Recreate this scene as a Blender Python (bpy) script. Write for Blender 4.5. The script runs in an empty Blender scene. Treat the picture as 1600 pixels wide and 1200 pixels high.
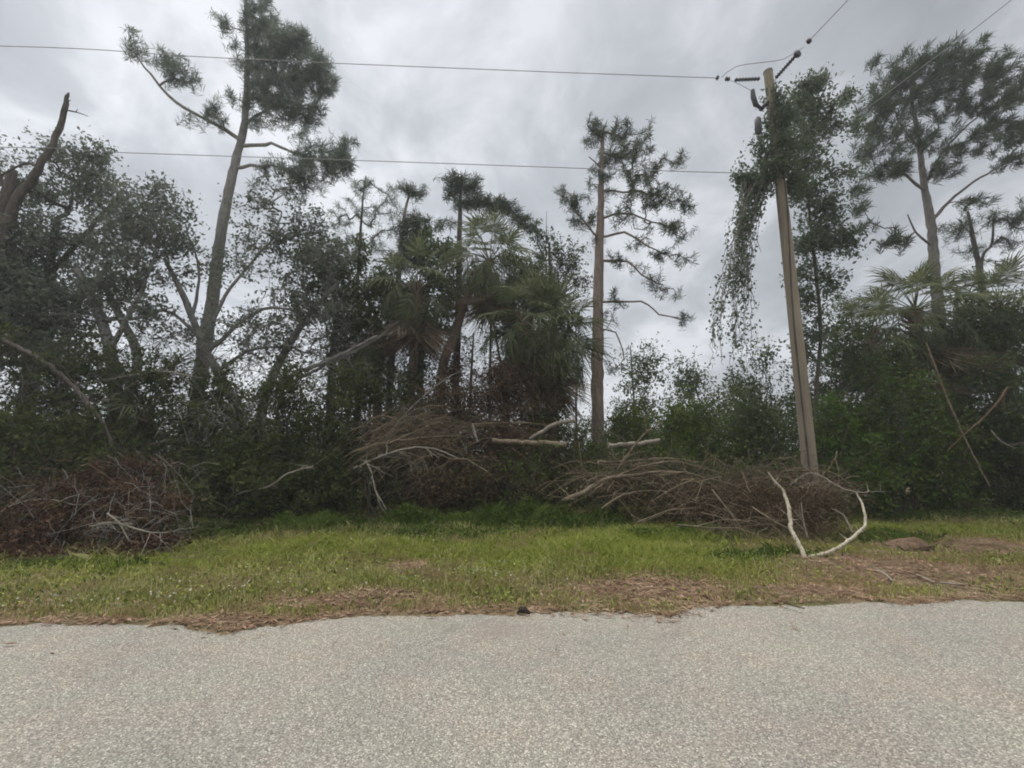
import bpy, math
import numpy as np
from mathutils import Vector, Matrix

# ------------------------------------------------------------------ camera, sky, sun, exposure
scene = bpy.context.scene
COL = scene.collection
F, PITCH, CZ = 680.0, math.radians(8.8), 1.6
cam_d = bpy.data.cameras.new('camera'); cam = bpy.data.objects.new('camera', cam_d); COL.objects.link(cam)
cam_d.sensor_width = 36.0; cam_d.lens = 36.0 * F / 1600.0
cam_d.clip_start = 0.05; cam_d.clip_end = 3000
cam.location = (0, 0, CZ); cam.rotation_euler = (math.radians(90) + PITCH, 0, 0)
scene.camera = cam

SUN_EL, SUN_AZ = math.radians(58), math.radians(-50)      # azimuth from +Y towards +X
world = bpy.data.worlds.new('World'); scene.world = world; world.use_nodes = True
nt = world.node_tree; nt.nodes.clear()
def N(t, **kw):
    n = nt.nodes.new(t)
    for k, v in kw.items(): setattr(n, k, v)
    return n
def L(a, b): nt.links.new(a, b)
def MATH(op, a, b=None, clamp=False):
    n = N('ShaderNodeMath', operation=op); n.use_clamp = clamp
    for i, v in enumerate((a, b)):
        if v is None: continue
        if isinstance(v, (int, float)): n.inputs[i].default_value = v
        else: L(v, n.inputs[i])
    return n.outputs[0]
out = N('ShaderNodeOutputWorld'); bg = N('ShaderNodeBackground'); L(bg.outputs[0], out.inputs[0])
sky = N('ShaderNodeTexSky', sky_type='NISHITA'); sky.sun_disc = False
sky.sun_elevation = SUN_EL; sky.sun_rotation = SUN_AZ
bg.inputs['Strength'].default_value = 0.1
tc = N('ShaderNodeTexCoord'); sep = N('ShaderNodeSeparateXYZ'); L(tc.outputs['Generated'], sep.inputs[0])
zz = MATH('ADD', MATH('MAXIMUM', sep.outputs[2], 0.0), 0.28)
cmb = N('ShaderNodeCombineXYZ')
L(MATH('DIVIDE', sep.outputs[0], zz), cmb.inputs[0]); L(MATH('DIVIDE', sep.outputs[1], zz), cmb.inputs[1])
def fbm(scale, detail, rough, dist, off):
    mp = N('ShaderNodeMapping'); L(cmb.outputs[0], mp.inputs[0]); mp.inputs['Location'].default_value = off
    mp.inputs['Scale'].default_value = (1.0, 0.8, 1.0); mp.inputs['Rotation'].default_value = (0, 0, 0.5)
    n = N('ShaderNodeTexNoise'); n.inputs['Scale'].default_value = scale; n.inputs['Detail'].default_value = detail
    n.inputs['Roughness'].default_value = rough; n.inputs['Distortion'].default_value = dist
    L(mp.outputs[0], n.inputs['Vector']); return n.outputs[0]
a = fbm(1.2, 6, 0.55, 0.35, (3.1, 1.7, 0)); b = fbm(3.4, 7, 0.55, 0.5, (7.4, 2.2, 1))
mixn = MATH('ADD', MATH('MULTIPLY', a, 0.62), MATH('MULTIPLY', b, 0.38))
ramp = N('ShaderNodeValToRGB'); L(mixn, ramp.inputs[0])
cr = ramp.color_ramp; cr.elements[0].position = 0.405; cr.elements[0].color = (4.2, 4.4, 4.75, 1)
cr.elements[1].position = 0.57; cr.elements[1].color = (7.9, 8.1, 8.5, 1)
e = cr.elements.new(0.49); e.color = (5.4, 5.65, 6.05, 1)
# brighter where the sun stands behind the cloud (left); warm bright cap overhead, out of view, added to light the ground
vd = N('ShaderNodeVectorMath', operation='DOT_PRODUCT'); L(tc.outputs['Generated'], vd.inputs[0])
vd.inputs[1].default_value = (-0.75, 0.45, 0.30)
lf = MATH('ADD', 0.88, MATH('MULTIPLY', MATH('MAXIMUM', MATH('ADD', vd.outputs['Value'], 0.0), 0.0), 0.38))
hz = MATH('MULTIPLY', MATH('POWER', MATH('SUBTRACT', 1.0, MATH('MAXIMUM', sep.outputs[2], 0.0)), 4.0), 0.30)
lf = MATH('ADD', lf, hz)
zen = MATH('MULTIPLY', MATH('POWER', MATH('MULTIPLY', MATH('MAXIMUM', MATH('SUBTRACT', sep.outputs[2], 0.79), 0.0), 4.76), 1.4), 50.0)
zc = N('ShaderNodeVectorMath', operation='SCALE'); zc.inputs[0].default_value = (1.0, .96, .86); L(zen, zc.inputs['Scale'])
vm0 = N('ShaderNodeVectorMath', operation='SCALE'); L(ramp.outputs[0], vm0.inputs[0]); L(lf, vm0.inputs['Scale'])
vm = N('ShaderNodeVectorMath', operation='ADD'); L(vm0.outputs[0], vm.inputs[0]); L(zc.outputs[0], vm.inputs[1])
mx = N('ShaderNodeMixRGB'); mx.inputs[0].default_value = 0.93; L(sky.outputs[0], mx.inputs[1]); L(vm.outputs[0], mx.inputs[2])
L(mx.outputs[0], bg.inputs['Color'])

sd = bpy.data.lights.new('sun', 'SUN'); sd.energy = 0.9; sd.angle = math.radians(25); sd.color = (1.0, 0.96, 0.9)
sun = bpy.data.objects.new('sun', sd); COL.objects.link(sun)
sdir = Vector((math.sin(SUN_AZ) * math.cos(SUN_EL), math.cos(SUN_AZ) * math.cos(SUN_EL), math.sin(SUN_EL)))
sun.rotation_euler = sdir.to_track_quat('Z', 'Y').to_euler()
scene.view_settings.view_transform = 'Standard'; scene.view_settings.look = 'None'
scene.view_settings.exposure = 0.0; scene.view_settings.gamma = 1.0
scene.view_settings.use_curve_mapping = False
scene.cycles.max_bounces = 6; scene.cycles.transparent_max_bounces = 4
scene.cycles.filter_width = 1.9

# ------------------------------------------------------------------ helpers
cp, sp = math.cos(PITCH), math.sin(PITCH)
def P(px, py, Y):
    a = (px - 800) / F; b = (600 - py) / F
    t = Y / (cp - b * sp)
    return np.array((a * t, Y, CZ + (sp + b * cp) * t))
def S(py, Y):                       # metres per photograph pixel
    return Y / (cp - (600 - py) / F * sp) / F
def G(px, py):
    a = (px - 800) / F; b = (600 - py) / F
    t = -CZ / (sp + b * cp)
    return np.array((a * t, (cp - b * sp) * t, 0.0))
def unit(v): return v / (np.linalg.norm(v, axis=-1, keepdims=True) + 1e-9)

class MB:
    def __init__(s): s.v = []; s.f = []; s.r = []; s.n = 0; s.sm = []
    def add(s, verts, faces, rnd=None, smooth=False):
        verts = np.asarray(verts, float); faces = np.asarray(faces, int)
        s.v.append(verts); s.f.append(faces + s.n); s.n += len(verts)
        if rnd is None: rnd = np.full(len(faces), np.random.rand())
        s.r.append(np.asarray(rnd, float)); s.sm.append(np.full(len(faces), smooth))
    def tube(s, pts, rad, sides=6, rnd=None, wob=0.0, rng=None):
        pts = np.asarray(pts, float); rad = np.asarray(rad, float); n = len(pts)
        if n < 2: return
        tan = unit(np.gradient(pts, axis=0))
        ref = np.array((0.0, 0.0, 1.0)) if abs(tan[:, 2]).mean() < 0.8 else np.array((1.0, 0.0, 0.0))
        u = unit(np.cross(tan, ref)); w = np.cross(tan, u)
        ang = np.arange(sides) * 2 * np.pi / sides
        rr = rad[:, None, None]
        if wob: rr = rr * (1 + wob * (rng.random((n, sides, 1)) - 0.5))
        v = pts[:, None] + rr * (np.cos(ang)[None, :, None] * u[:, None] + np.sin(ang)[None, :, None] * w[:, None])
        v = v.reshape(-1, 3)
        i = np.arange(n - 1)[:, None] * sides; j = np.arange(sides)[None]; k = (j + 1) % sides
        f = np.stack((i + j, i + k, i + sides + k, i + sides + j), -1).reshape(-1, 4)
        r = np.full(len(f), np.random.rand() if rnd is None else rnd)
        s.add(v, f, r, True)
        # caps
        c0 = len(v)
        for base, c, flip in ((0, pts[0], True), ((n - 1) * sides, pts[-1], False)):
            vv = np.vstack((v[base:base + sides], c)); jj = np.arange(sides)
            ff = np.stack(((jj + 1) % sides, jj, np.full(sides, sides), np.full(sides, sides)), -1) if flip else \
                 np.stack((jj, (jj + 1) % sides, np.full(sides, sides), np.full(sides, sides)), -1)
            s.add(vv, ff[:, :3], np.full(sides, r[0]))
    def build(s, name, mat, parent=None, origin=None):
        me = bpy.data.meshes.new(name)
        if s.n == 0: return None
        V = np.vstack(s.v)
        o0 = np.zeros(3)
        if parent is not None: o0 = np.array(parent.location)
        elif origin is not None: o0 = np.asarray(origin, float)
        V = V - o0
        tot = np.concatenate([np.full(len(f), f.shape[1]) for f in s.f])
        flat = np.concatenate([f.ravel() for f in s.f])
        me.vertices.add(len(V)); me.vertices.foreach_set('co', V.astype(np.float32).ravel())
        me.loops.add(len(flat)); me.loops.foreach_set('vertex_index', flat.astype(np.int32))
        me.polygons.add(len(tot))
        st = np.concatenate(([0], np.cumsum(tot)[:-1]))
        me.polygons.foreach_set('loop_start', st.astype(np.int32))
        me.polygons.foreach_set('use_smooth', np.concatenate(s.sm))
        me.update(calc_edges=True)
        at = me.attributes.new('rnd', 'FLOAT', 'FACE'); at.data.foreach_set('value', np.concatenate(s.r).astype(np.float32))
        me.materials.append(mat)
        o = bpy.data.objects.new(name, me); COL.objects.link(o)
        if parent is not None: o.parent = parent
        elif origin is not None: o.location = o0
        return o

def tag(o, label=None, cat=None, group=None, kind=None):
    if label: o['label'] = label
    if cat: o['category'] = cat
    if group: o['group'] = group
    if kind: o['kind'] = kind
    return o
def thing(name, label, cat, loc, group=None):
    o = bpy.data.objects.new(name, None); COL.objects.link(o); o.location = tuple(float(x) for x in loc)
    o.empty_display_size = 0.1
    return tag(o, label, cat, group)

# ---- materials
def mat_new(name):
    m = bpy.data.materials.new(name); m.use_nodes = True
    t = m.node_tree; t.nodes.clear()
    o = t.nodes.new('ShaderNodeOutputMaterial'); return m, t, o
def ramp_node(t, stops, fac):
    r = t.nodes.new('ShaderNodeValToRGB'); el = r.color_ramp.elements
    while len(el) > 1: el.remove(el[-1])
    el[0].position = stops[0][0]; el[0].color = (*stops[0][1], 1)
    for p, c in stops[1:]:
        e = el.new(p); e.color = (*c, 1)
    t.links.new(fac, r.inputs[0]); return r.outputs[0]
def leaf_mat(name, c0, c1, c2, transl=0.3, rough=0.55, nscale=1.3, patch=None):
    m, t, o = mat_new(name)
    at = t.nodes.new('ShaderNodeAttribute'); at.attribute_name = 'rnd'
    geo = t.nodes.new('ShaderNodeNewGeometry')
    no = t.nodes.new('ShaderNodeTexNoise'); no.inputs['Scale'].default_value = nscale; no.inputs['Detail'].default_value = 3
    t.links.new(geo.outputs['Position'], no.inputs['Vector'])
    ad = t.nodes.new('ShaderNodeMath'); ad.operation = 'MULTIPLY_ADD'
    t.links.new(no.outputs[0], ad.inputs[0]); ad.inputs[1].default_value = 1.1
    sb = t.nodes.new('ShaderNodeMath'); sb.operation = 'MULTIPLY_ADD'
    t.links.new(at.outputs['Fac'], sb.inputs[0]); sb.inputs[1].default_value = 0.75; sb.inputs[2].default_value = -0.42
    t.links.new(sb.outputs[0], ad.inputs[2])
    col = ramp_node(t, [(0.0, c0), (0.45, c1), (1.0, c2)], ad.outputs[0])
    if patch:
        mp = t.nodes.new('ShaderNodeTexNoise'); mp.inputs['Scale'].default_value = patch[1]; mp.inputs['Detail'].default_value = 4
        t.links.new(geo.outputs['Position'], mp.inputs['Vector'])
        mr = t.nodes.new('ShaderNodeMapRange'); mr.inputs[1].default_value = 0.48; mr.inputs[2].default_value = 0.62
        t.links.new(mp.outputs[0], mr.inputs[0])
        mm = t.nodes.new('ShaderNodeMixRGB'); t.links.new(mr.outputs[0], mm.inputs[0]); t.links.new(col, mm.inputs[1])
        mm.inputs[2].default_value = (*patch[0], 1); col = mm.outputs[0]
    p = t.nodes.new('ShaderNodeBsdfPrincipled'); t.links.new(col, p.inputs['Base Color']); p.inputs['Roughness'].default_value = rough
    p.inputs['Specular IOR Level'].default_value = 0.1
    if transl > 0:
        tr = t.nodes.new('ShaderNodeBsdfTranslucent'); t.links.new(col, tr.inputs[0])
        mx = t.nodes.new('ShaderNodeMixShader'); mx.inputs[0].default_value = transl
        t.links.new(p.outputs[0], mx.inputs[1]); t.links.new(tr.outputs[0], mx.inputs[2]); t.links.new(mx.outputs[0], o.inputs[0])
    else: t.links.new(p.outputs[0], o.inputs[0])
    return m
def bark_mat(name, c0, c1, scale=9.0, stretch=0.2, bump=0.5):
    m, t, o = mat_new(name)
    geo = t.nodes.new('ShaderNodeNewGeometry')
    mp = t.nodes.new('ShaderNodeMapping'); mp.inputs['Scale'].default_value = (1, 1, stretch)
    t.links.new(geo.outputs['Position'], mp.inputs[0])
    no = t.nodes.new('ShaderNodeTexNoise'); no.inputs['Scale'].default_value = scale; no.inputs['Detail'].default_value = 6
    no.inputs['Roughness'].default_value = 0.65
    t.links.new(mp.outputs[0], no.inputs['Vector'])
    n2 = t.nodes.new('ShaderNodeTexNoise'); n2.inputs['Scale'].default_value = 0.9; t.links.new(geo.outputs['Position'], n2.inputs['Vector'])
    ad = t.nodes.new('ShaderNodeMath'); ad.operation = 'ADD'; t.links.new(no.outputs[0], ad.inputs[0])
    s2 = t.nodes.new('ShaderNodeMath'); s2.operation = 'MULTIPLY_ADD'; t.links.new(n2.outputs[0], s2.inputs[0]); s2.inputs[1].default_value = 0.5; s2.inputs[2].default_value = -0.25
    t.links.new(s2.outputs[0], ad.inputs[1])
    at = t.nodes.new('ShaderNodeAttribute'); at.attribute_name = 'rnd'
    s3 = t.nodes.new('ShaderNodeMath'); s3.operation = 'MULTIPLY_ADD'; t.links.new(at.outputs['Fac'], s3.inputs[0]); s3.inputs[1].default_value = 0.25; t.links.new(ad.outputs[0], s3.inputs[2])
    col = ramp_node(t, [(0.4, c0), (0.85, c1)], s3.outputs[0])
    p = t.nodes.new('ShaderNodeBsdfPrincipled'); t.links.new(col, p.inputs['Base Color']); p.inputs['Roughness'].default_value = 0.9; p.inputs['Specular IOR Level'].default_value = 0.15
    bu = t.nodes.new('ShaderNodeBump'); bu.inputs['Strength'].default_value = bump; bu.inputs['Distance'].default_value = 0.02
    t.links.new(no.outputs[0], bu.inputs['Height']); t.links.new(bu.outputs[0], p.inputs['Normal'])
    t.links.new(p.outputs[0], o.inputs[0]); return m
def plain(name, c, rough=0.5, metal=0.0):
    m, t, o = mat_new(name); p = t.nodes.new('ShaderNodeBsdfPrincipled')
    geo = t.nodes.new('ShaderNodeNewGeometry')
    no = t.nodes.new('ShaderNodeTexNoise'); no.inputs['Scale'].default_value = 25; t.links.new(geo.outputs['Position'], no.inputs['Vector'])
    col = ramp_node(t, [(0.3, tuple(x * 0.75 for x in c)), (0.7, tuple(x * 1.2 for x in c))], no.outputs[0])
    t.links.new(col, p.inputs['Base Color']); p.inputs['Roughness'].default_value = rough; p.inputs['Metallic'].default_value = metal
    t.links.new(p.outputs[0], o.inputs[0]); return m

M = dict(
    pine=leaf_mat('pine_needles', (.036, .052, .028), (.070, .096, .050), (.125, .155, .082), 0.35, 0.6, 1.0),
    pine_glare=leaf_mat('glare_greyed_pine_needles', (.11, .14, .115), (.18, .215, .175), (.26, .30, .24), 0.55, 0.6, 1.0),  # needle colour greyed and lightened to imitate lens glare on the left
    oak_glare=leaf_mat('glare_greyed_oak_leaves', (.090, .110, .082), (.145, .170, .125), (.22, .245, .19), 0.5, 0.6, 1.0),  # lens glare veil over the left oaks, put into the leaf colour
    oak=leaf_mat('oak_leaves', (.036, .054, .020), (.072, .102, .038), (.135, .175, .070), 0.4, 0.5, 1.2),
    dark=leaf_mat('dark_understory_leaves', (.032, .044, .014), (.075, .096, .030), (.155, .18, .062), 0.45, 0.5, 1.4),
    vine=leaf_mat('vine_leaves', (.042, .068, .012), (.088, .130, .024), (.17, .23, .050), 0.4, 0.45, 1.6),
    vine_grey=leaf_mat('pale_vine_leaves', (.07, .098, .060), (.115, .152, .090), (.18, .22, .14), 0.5, 0.6, 1.6),
    bright=leaf_mat('bright_vine_leaves', (.040, .075, .012), (.075, .130, .024), (.125, .200, .045), 0.35, 0.45, 2.0),
    palm=leaf_mat('palm_frond_green', (.065, .085, .038), (.125, .150, .072), (.21, .23, .125), 0.35, 0.45, 2.0),
    palm_dead=leaf_mat('palm_frond_dead', (.10, .075, .05), (.20, .155, .105), (.34, .27, .19), 0.2, 0.8, 2.0),
    dead=leaf_mat('dead_leaves_red_brown', (.032, .019, .013), (.078, .044, .029), (.20, .13, .09), 0.2, 0.8, 3.0),
    deadtan=leaf_mat('dead_leaves_tan', (.045, .032, .018), (.10, .072, .042), (.20, .15, .09), 0.2, 0.8, 3.0),
    litter=leaf_mat('pine_straw_litter', (.11, .062, .040), (.25, .155, .105), (.50, .36, .26), 0.1, 0.9, 3.0),
    grass=leaf_mat('grass_blades', (.11, .14, .032), (.31, .33, .095), (.68, .65, .32), 0.35, 0.6, 1.1, ((.40, .33, .17), 1.7)),
    tall=leaf_mat('long_yellow_grass', (.16, .22, .03), (.32, .38, .07), (.55, .56, .18), 0.35, 0.6, 1.5),
    weed=leaf_mat('weed_leaves', (.048, .085, .014), (.098, .148, .030), (.19, .25, .065), 0.35, 0.5, 1.5),
    flower=leaf_mat('tiny_pale_flowers', (.35, .36, .28), (.5, .5, .42), (.65, .65, .58), 0.2, 0.7, 3.0),
    bark=bark_mat('pine_bark', (.14, .11, .09), (.36, .29, .24), 14, .25),
    bark_dark=bark_mat('dark_bark', (.05, .042, .036), (.15, .13, .115), 12, .25),
    bark_grey=bark_mat('glare_lightened_grey_bark', (.15, .145, .135), (.36, .345, .32), 12, .3),  # grey bark, made paler to carry the glare over the left trees
    bark_mid=bark_mat('weathered_pine_bark', (.085, .078, .072), (.23, .21, .19), 14, .25),
    bark_palm=bark_mat('palm_bark', (.10, .075, .055), (.28, .21, .16), 16, 1.5, .8),
    stick=bark_mat('dry_brush_sticks', (.09, .070, .046), (.30, .24, .17), 20, .6, .3),
    stick_dark=bark_mat('dark_brush_sticks', (.05, .036, .022), (.18, .125, .08), 20, .6, .3),
    stick_pale=bark_mat('weathered_pale_sticks', (.16, .14, .115), (.42, .38, .32), 18, .6, .3),
    bare=bark_mat('barkless_white_wood', (.20, .17, .12), (.78, .71, .57), 26, .4, .5),
    cut=bark_mat('cut_wood_face', (.38, .30, .20), (.60, .50, .36), 30, 1, .1),
    polewood=bark_mat('utility_pole_wood', (.22, .185, .14), (.38, .33, .255), 60, .035, .35),
    metal=plain('dark_line_hardware', (.07, .07, .075), .5, .3),
    wire=plain('power_wire', (.26, .26, .28), .5, .2),
    stain=plain('dark_clod', (.04, .03, .022), .95),
)

# ---- foliage generators
def leaves(mb, rng, cen, size, aspect=0.55, up=0.5, out=None, jit=0.6, rn=None):
    n = len(cen)
    d = unit(rng.normal(size=(n, 3)))
    if out is not None: d = unit(d + out)
    nn = unit(rng.normal(size=(n, 3)) + np.array((0, 0, up)) * 2)
    s = unit(np.cross(d, nn)); s_ = size * (1 + jit * (rng.random(n) - .5) * 2)
    L_ = s_[:, None]; W = L_ * aspect * .5
    b = cen - d * L_ * .5
    fold = np.cross(s, d) * W * .35
    m1 = b + d * L_ * .45 + s * W + fold; m2 = b + d * L_ * .45 - s * W + fold; tip = b + d * L_
    v = np.stack((b, m1, tip, m2), 1).reshape(-1, 3)
    mb.add(v, np.arange(4 * n).reshape(-1, 4), rng.random(n) if rn is None else rn * .55 + rng.random(n) * .45)
def needles(mb, rng, cen, dirs, m, length, width, spread=1.0, back=0.25):
    n = len(cen)
    c = np.repeat(cen, m, 0); d0 = np.repeat(dirs, m, 0)
    k = n * m
    d = unit(d0 * .75 + unit(rng.normal(size=(k, 3))) * spread)
    base = c - d0 * (rng.random((k, 1)) * back)
    ln = length * (.5 + .75 * rng.random((k, 1)))
    s = unit(np.cross(d, rng.normal(size=(k, 3)))) * width * .5
    tip = base + d * ln + np.array((0, 0, -1)) * ln * .08
    mid = base + d * ln * .55
    v = np.stack((base - s * .4, mid - s, tip, mid + s), 1).reshape(-1, 3)
    rr = np.repeat(rng.random(n) * .7, m) + rng.random(k) * .3
    mb.add(v, np.arange(4 * k).reshape(-1, 4), rr)

def resample(pts, rad, step):
    pts = np.asarray(pts, float); rad = np.asarray(rad, float)
    # Catmull-Rom smoothing
    if len(pts) > 2:
        q = []; qr = []
        n = len(pts)
        for i in range(n - 1):
            p0 = pts[max(i - 1, 0)]; p1 = pts[i]; p2 = pts[i + 1]; p3 = pts[min(i + 2, n - 1)]
            k = max(2, int(np.linalg.norm(p2 - p1) / step))
            for t in np.linspace(0, 1, k, endpoint=False):
                q.append(.5 * ((2 * p1) + (-p0 + p2) * t + (2 * p0 - 5 * p1 + 4 * p2 - p3) * t * t + (-p0 + 3 * p1 - 3 * p2 + p3) * t ** 3))
                qr.append(rad[i] * (1 - t) + rad[i + 1] * t)
        q.append(pts[-1]); qr.append(rad[-1])
        return np.array(q), np.array(qr)
    k = max(2, int(np.linalg.norm(pts[1] - pts[0]) / step) + 1)
    t = np.linspace(0, 1, k)[:, None]
    return pts[0] * (1 - t) + pts[1] * t, rad[0] * (1 - t[:, 0]) + rad[1] * t[:, 0]

def poly(pl):           # [(px,py,Y,r)...] -> world
    return np.array([P(a, b, c) for a, b, c, r in pl]), np.array([r for *_, r in pl])

def plant(name, label, cat, trunks, blobs, kind='leaf', limbs=(), leafmat=None, barkmat=None, seed=0, group=None,
          m=60, size=.07, crad=.28, tipr=.007, wind=(0, 0, 0), weep=0.0, bare=0.0, nlen=.26, nwid=.014, spread=1.0,
          zmin=.05, back=.48, part='foliage', rootz=True, aspect=.55, depthk=.8, wob=.05):
    rng = np.random.default_rng(seed)
    tr = [poly(t) for t in trunks]; lb = [poly(t) for t in limbs]
    base = tr[0][0][0].copy()
    if rootz: base[2] = 0
    root = thing(name, label, cat, base, group)
    nodes = []; par = []; rfix = []
    for i, (p, r) in enumerate(tr):
        if rootz and p[0][2] > 0.02:
            p = np.vstack((np.array((p[0][0], p[0][1], -.05)), p)); r = np.concatenate(([r[0] * 1.25], r))
        q, qr = resample(p, r, .25)
        q[1:-1] += rng.normal(size=(len(q) - 2, 3)) * qr[1:-1, None] * wob
        mb = MB(); mb.tube(q, qr, 9 if r[0] > .06 else 6, .5 * rng.random() + .25, .18, rng); mb.build('trunk', barkmat, root)
        for a_, b_ in zip(q, qr):
            if a_[2] > .3 or not rootz: nodes.append(a_); par.append(-1); rfix.append(b_)
    for p, r in lb:
        q, qr = resample(p, r, .25)
        q[1:-1] += rng.normal(size=(len(q) - 2, 3)) * .02
        mb = MB(); mb.tube(q, qr, 6, .5 * rng.random() + .25, .2, rng); mb.build('branch', barkmat, root)
        for a_, b_ in zip(q, qr): nodes.append(a_); par.append(-1); rfix.append(b_)
    tg = []
    for bl in blobs:
        px, py, rx, ry, Y, n = bl[:6]
        c = P(px, py, Y); s = S(py, Y)
        u = unit(rng.normal(size=(n, 3))) * (rng.random((n, 1)) ** (1 / 2.2))
        ext = np.array((rx * s, max(rx, ry) * s * depthk, ry * s))
        if len(bl) > 6: ext[1] = bl[6]
        tg.append(c + u * ext)
    tg = np.vstack(tg); tg = tg[tg[:, 2] > zmin]
    nodes = list(nodes); ndone = len(nodes)
    X = np.array(nodes)
    dd = np.min(np.linalg.norm(tg[:, None] - X[None], axis=2), 1)
    order = np.argsort(dd)
    cap = len(X) + 12 * len(tg); NX = np.zeros((cap, 3)); NX[:len(X)] = X; cnt = len(X)
    parent = np.full(cap, -1); paths = []; tipd = []
    for i in order:
        t = tg[i]; A = NX[:cnt]
        d = np.linalg.norm(A - t, axis=1); cost = d + (.35 if not weep else 0) * np.maximum(0, A[:, 2] - t[2]) + weep * np.maximum(0, t[2] - A[:, 2])
        cost = cost + np.where(d < .12, .5, 0)
        j = int(np.argmin(cost)); a0 = A[j].copy(); Ld = np.linalg.norm(t - a0)
        k = int(min(9, max(2, Ld / .28)))
        ctl = (a0 + t) / 2 + rng.normal(size=3) * Ld * .12 + np.array((0, 0, -.10 if not weep else .15)) * Ld
        tt = np.linspace(0, 1, k + 1)[1:, None]
        seg = a0 * (1 - tt) ** 2 + 2 * ctl * tt * (1 - tt) + t * tt ** 2
        seg[:-1] += rng.normal(size=(k - 1, 3)) * .025 if k > 1 else 0
        ids = [j]
        for q in seg:
            NX[cnt] = q; parent[cnt] = ids[-1]; ids.append(cnt); cnt += 1
        paths.append(ids); tipd.append(unit(seg[-1] - (seg[-2] if k > 1 else a0)))
    count = np.zeros(cnt)
    for ids in paths: count[ids[-1]] += 1
    for i in range(cnt - 1, -1, -1):
        if parent[i] >= 0: count[parent[i]] += count[i]
    rad = tipr * np.sqrt(np.maximum(count[:cnt], 1))
    nf = len(rfix); rad[:nf] = np.minimum(rad[:nf] if nf else 0, np.array(rfix) * .9)
    rad = np.minimum(rad, max(max(rfix) * .7, .02))
    comp = {}
    def rootof(i):
        while parent[i] >= 0: i = parent[i]
        return i
    for ids in paths: comp.setdefault(rootof(ids[0]), []).append(ids)
    few = len(comp) <= 60; tw = MB()
    for key, pl_ in comp.items():
        if few: tw = MB()
        for ids in pl_:
            r = rad[ids].copy(); r[0] = min(r[0], r[1] * 1.15)
            tw.tube(NX[ids], r, 4, .2 + .6 * rng.random())
        if few: tw.build('branch', barkmat, root)
    if not few: tw.build('twigs', barkmat, root)
    fo = MB(); cen = tg[order]; tipd = np.array(tipd)
    if bare > 0:
        keep = rng.random(len(cen)) > bare; cen = cen[keep]; tipd = tipd[keep]
    if kind == 'pine':
        dirs = unit(tipd * .6 + np.array((0, 0, .35)) + np.array(wind) + rng.normal(size=cen.shape) * .25)
        needles(fo, rng, cen, dirs, m, nlen, nwid, spread, back)
    else:
        n = len(cen); ks = 6; scl = .5 + .9 * rng.random((n, 1, 1))
        sd_ = unit(tipd[:, None] * .55 + unit(rng.normal(size=(n, ks, 3))) * 1.0 + np.array((0, 0, -.12)))
        sl_ = crad * 1.7 * scl * (.6 + .7 * rng.random((n, ks, 1)))
        s0_ = np.repeat(cen[:, None], ks, 1) + rng.normal(size=(n, ks, 3)) * crad * .12; s1_ = s0_ + sd_ * sl_ + np.array((0, 0, -.12)) * sl_
        # thin twiglets carrying the leaves
        A_ = s0_.reshape(-1, 3); B_ = s1_.reshape(-1, 3); sx = unit(np.cross(B_ - A_, rng.normal(size=A_.shape))) * tipr * .55
        sy_ = unit(np.cross(B_ - A_, sx)) * tipr * .55; k_ = len(A_)
        vv = np.stack((A_ + sx, A_ - sx * .5 + sy_ * .87, A_ - sx * .5 - sy_ * .87, B_), 1).reshape(-1, 3)
        ii = np.arange(k_)[:, None] * 4
        ff = np.concatenate((ii + (0, 1, 3), ii + (1, 2, 3), ii + (2, 0, 3)))
        tg_ = MB(); tg_.add(vv, ff, np.tile(rng.random(k_), 3)); n >= 6 and tg_.build('twigs', barkmat, root)
        mk = max(1, m // ks + 1); tt = rng.random((n, ks, mk, 1)) ** .8
        cc = s0_[:, :, None] * (1 - tt) + s1_[:, :, None] * tt + rng.normal(size=(n, ks, mk, 3)) * (.022 + crad * .13)
        cc = cc.reshape(-1, 3); rn_ = np.repeat(rng.random(n), ks * mk); kp = cc[:, 2] > .02
        leaves(fo, rng, cc[kp], size, aspect, .5, rn=rn_[kp])
    fo.build(part, leafmat, root)
    return root

# ------------------------------------------------------------------ the setting: ground and road
def interp_edge():
    pts = [(-900, 1040), (-300, 1000), (0, 978), (60, 974), (130, 976), (200, 974), (280, 975), (350, 988), (420, 975), (500, 968), (560, 960), (640, 958),
           (760, 957), (860, 956), (960, 957), (1050, 965), (1090, 950), (1170, 945), (1250, 942), (1340, 938), (1420, 943), (1500, 936), (1600, 938),
           (1900, 925), (2500, 900)]
    return np.array([G(*p)[:2] for p in pts])
EDGE = interp_edge()
def edge_y(x): return np.interp(x, EDGE[:, 0], EDGE[:, 1], left=None, right=None)
def ground_z(x, y):
    e = np.clip((y - edge_y(x)) / 1.2, 0, 1)
    r = .045 * e + .02 * np.sin(x * 1.7 + y * .9) * e + .015 * np.sin(x * 3.9 - y * 2.3 + 1) * e
    return r - .006

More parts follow.
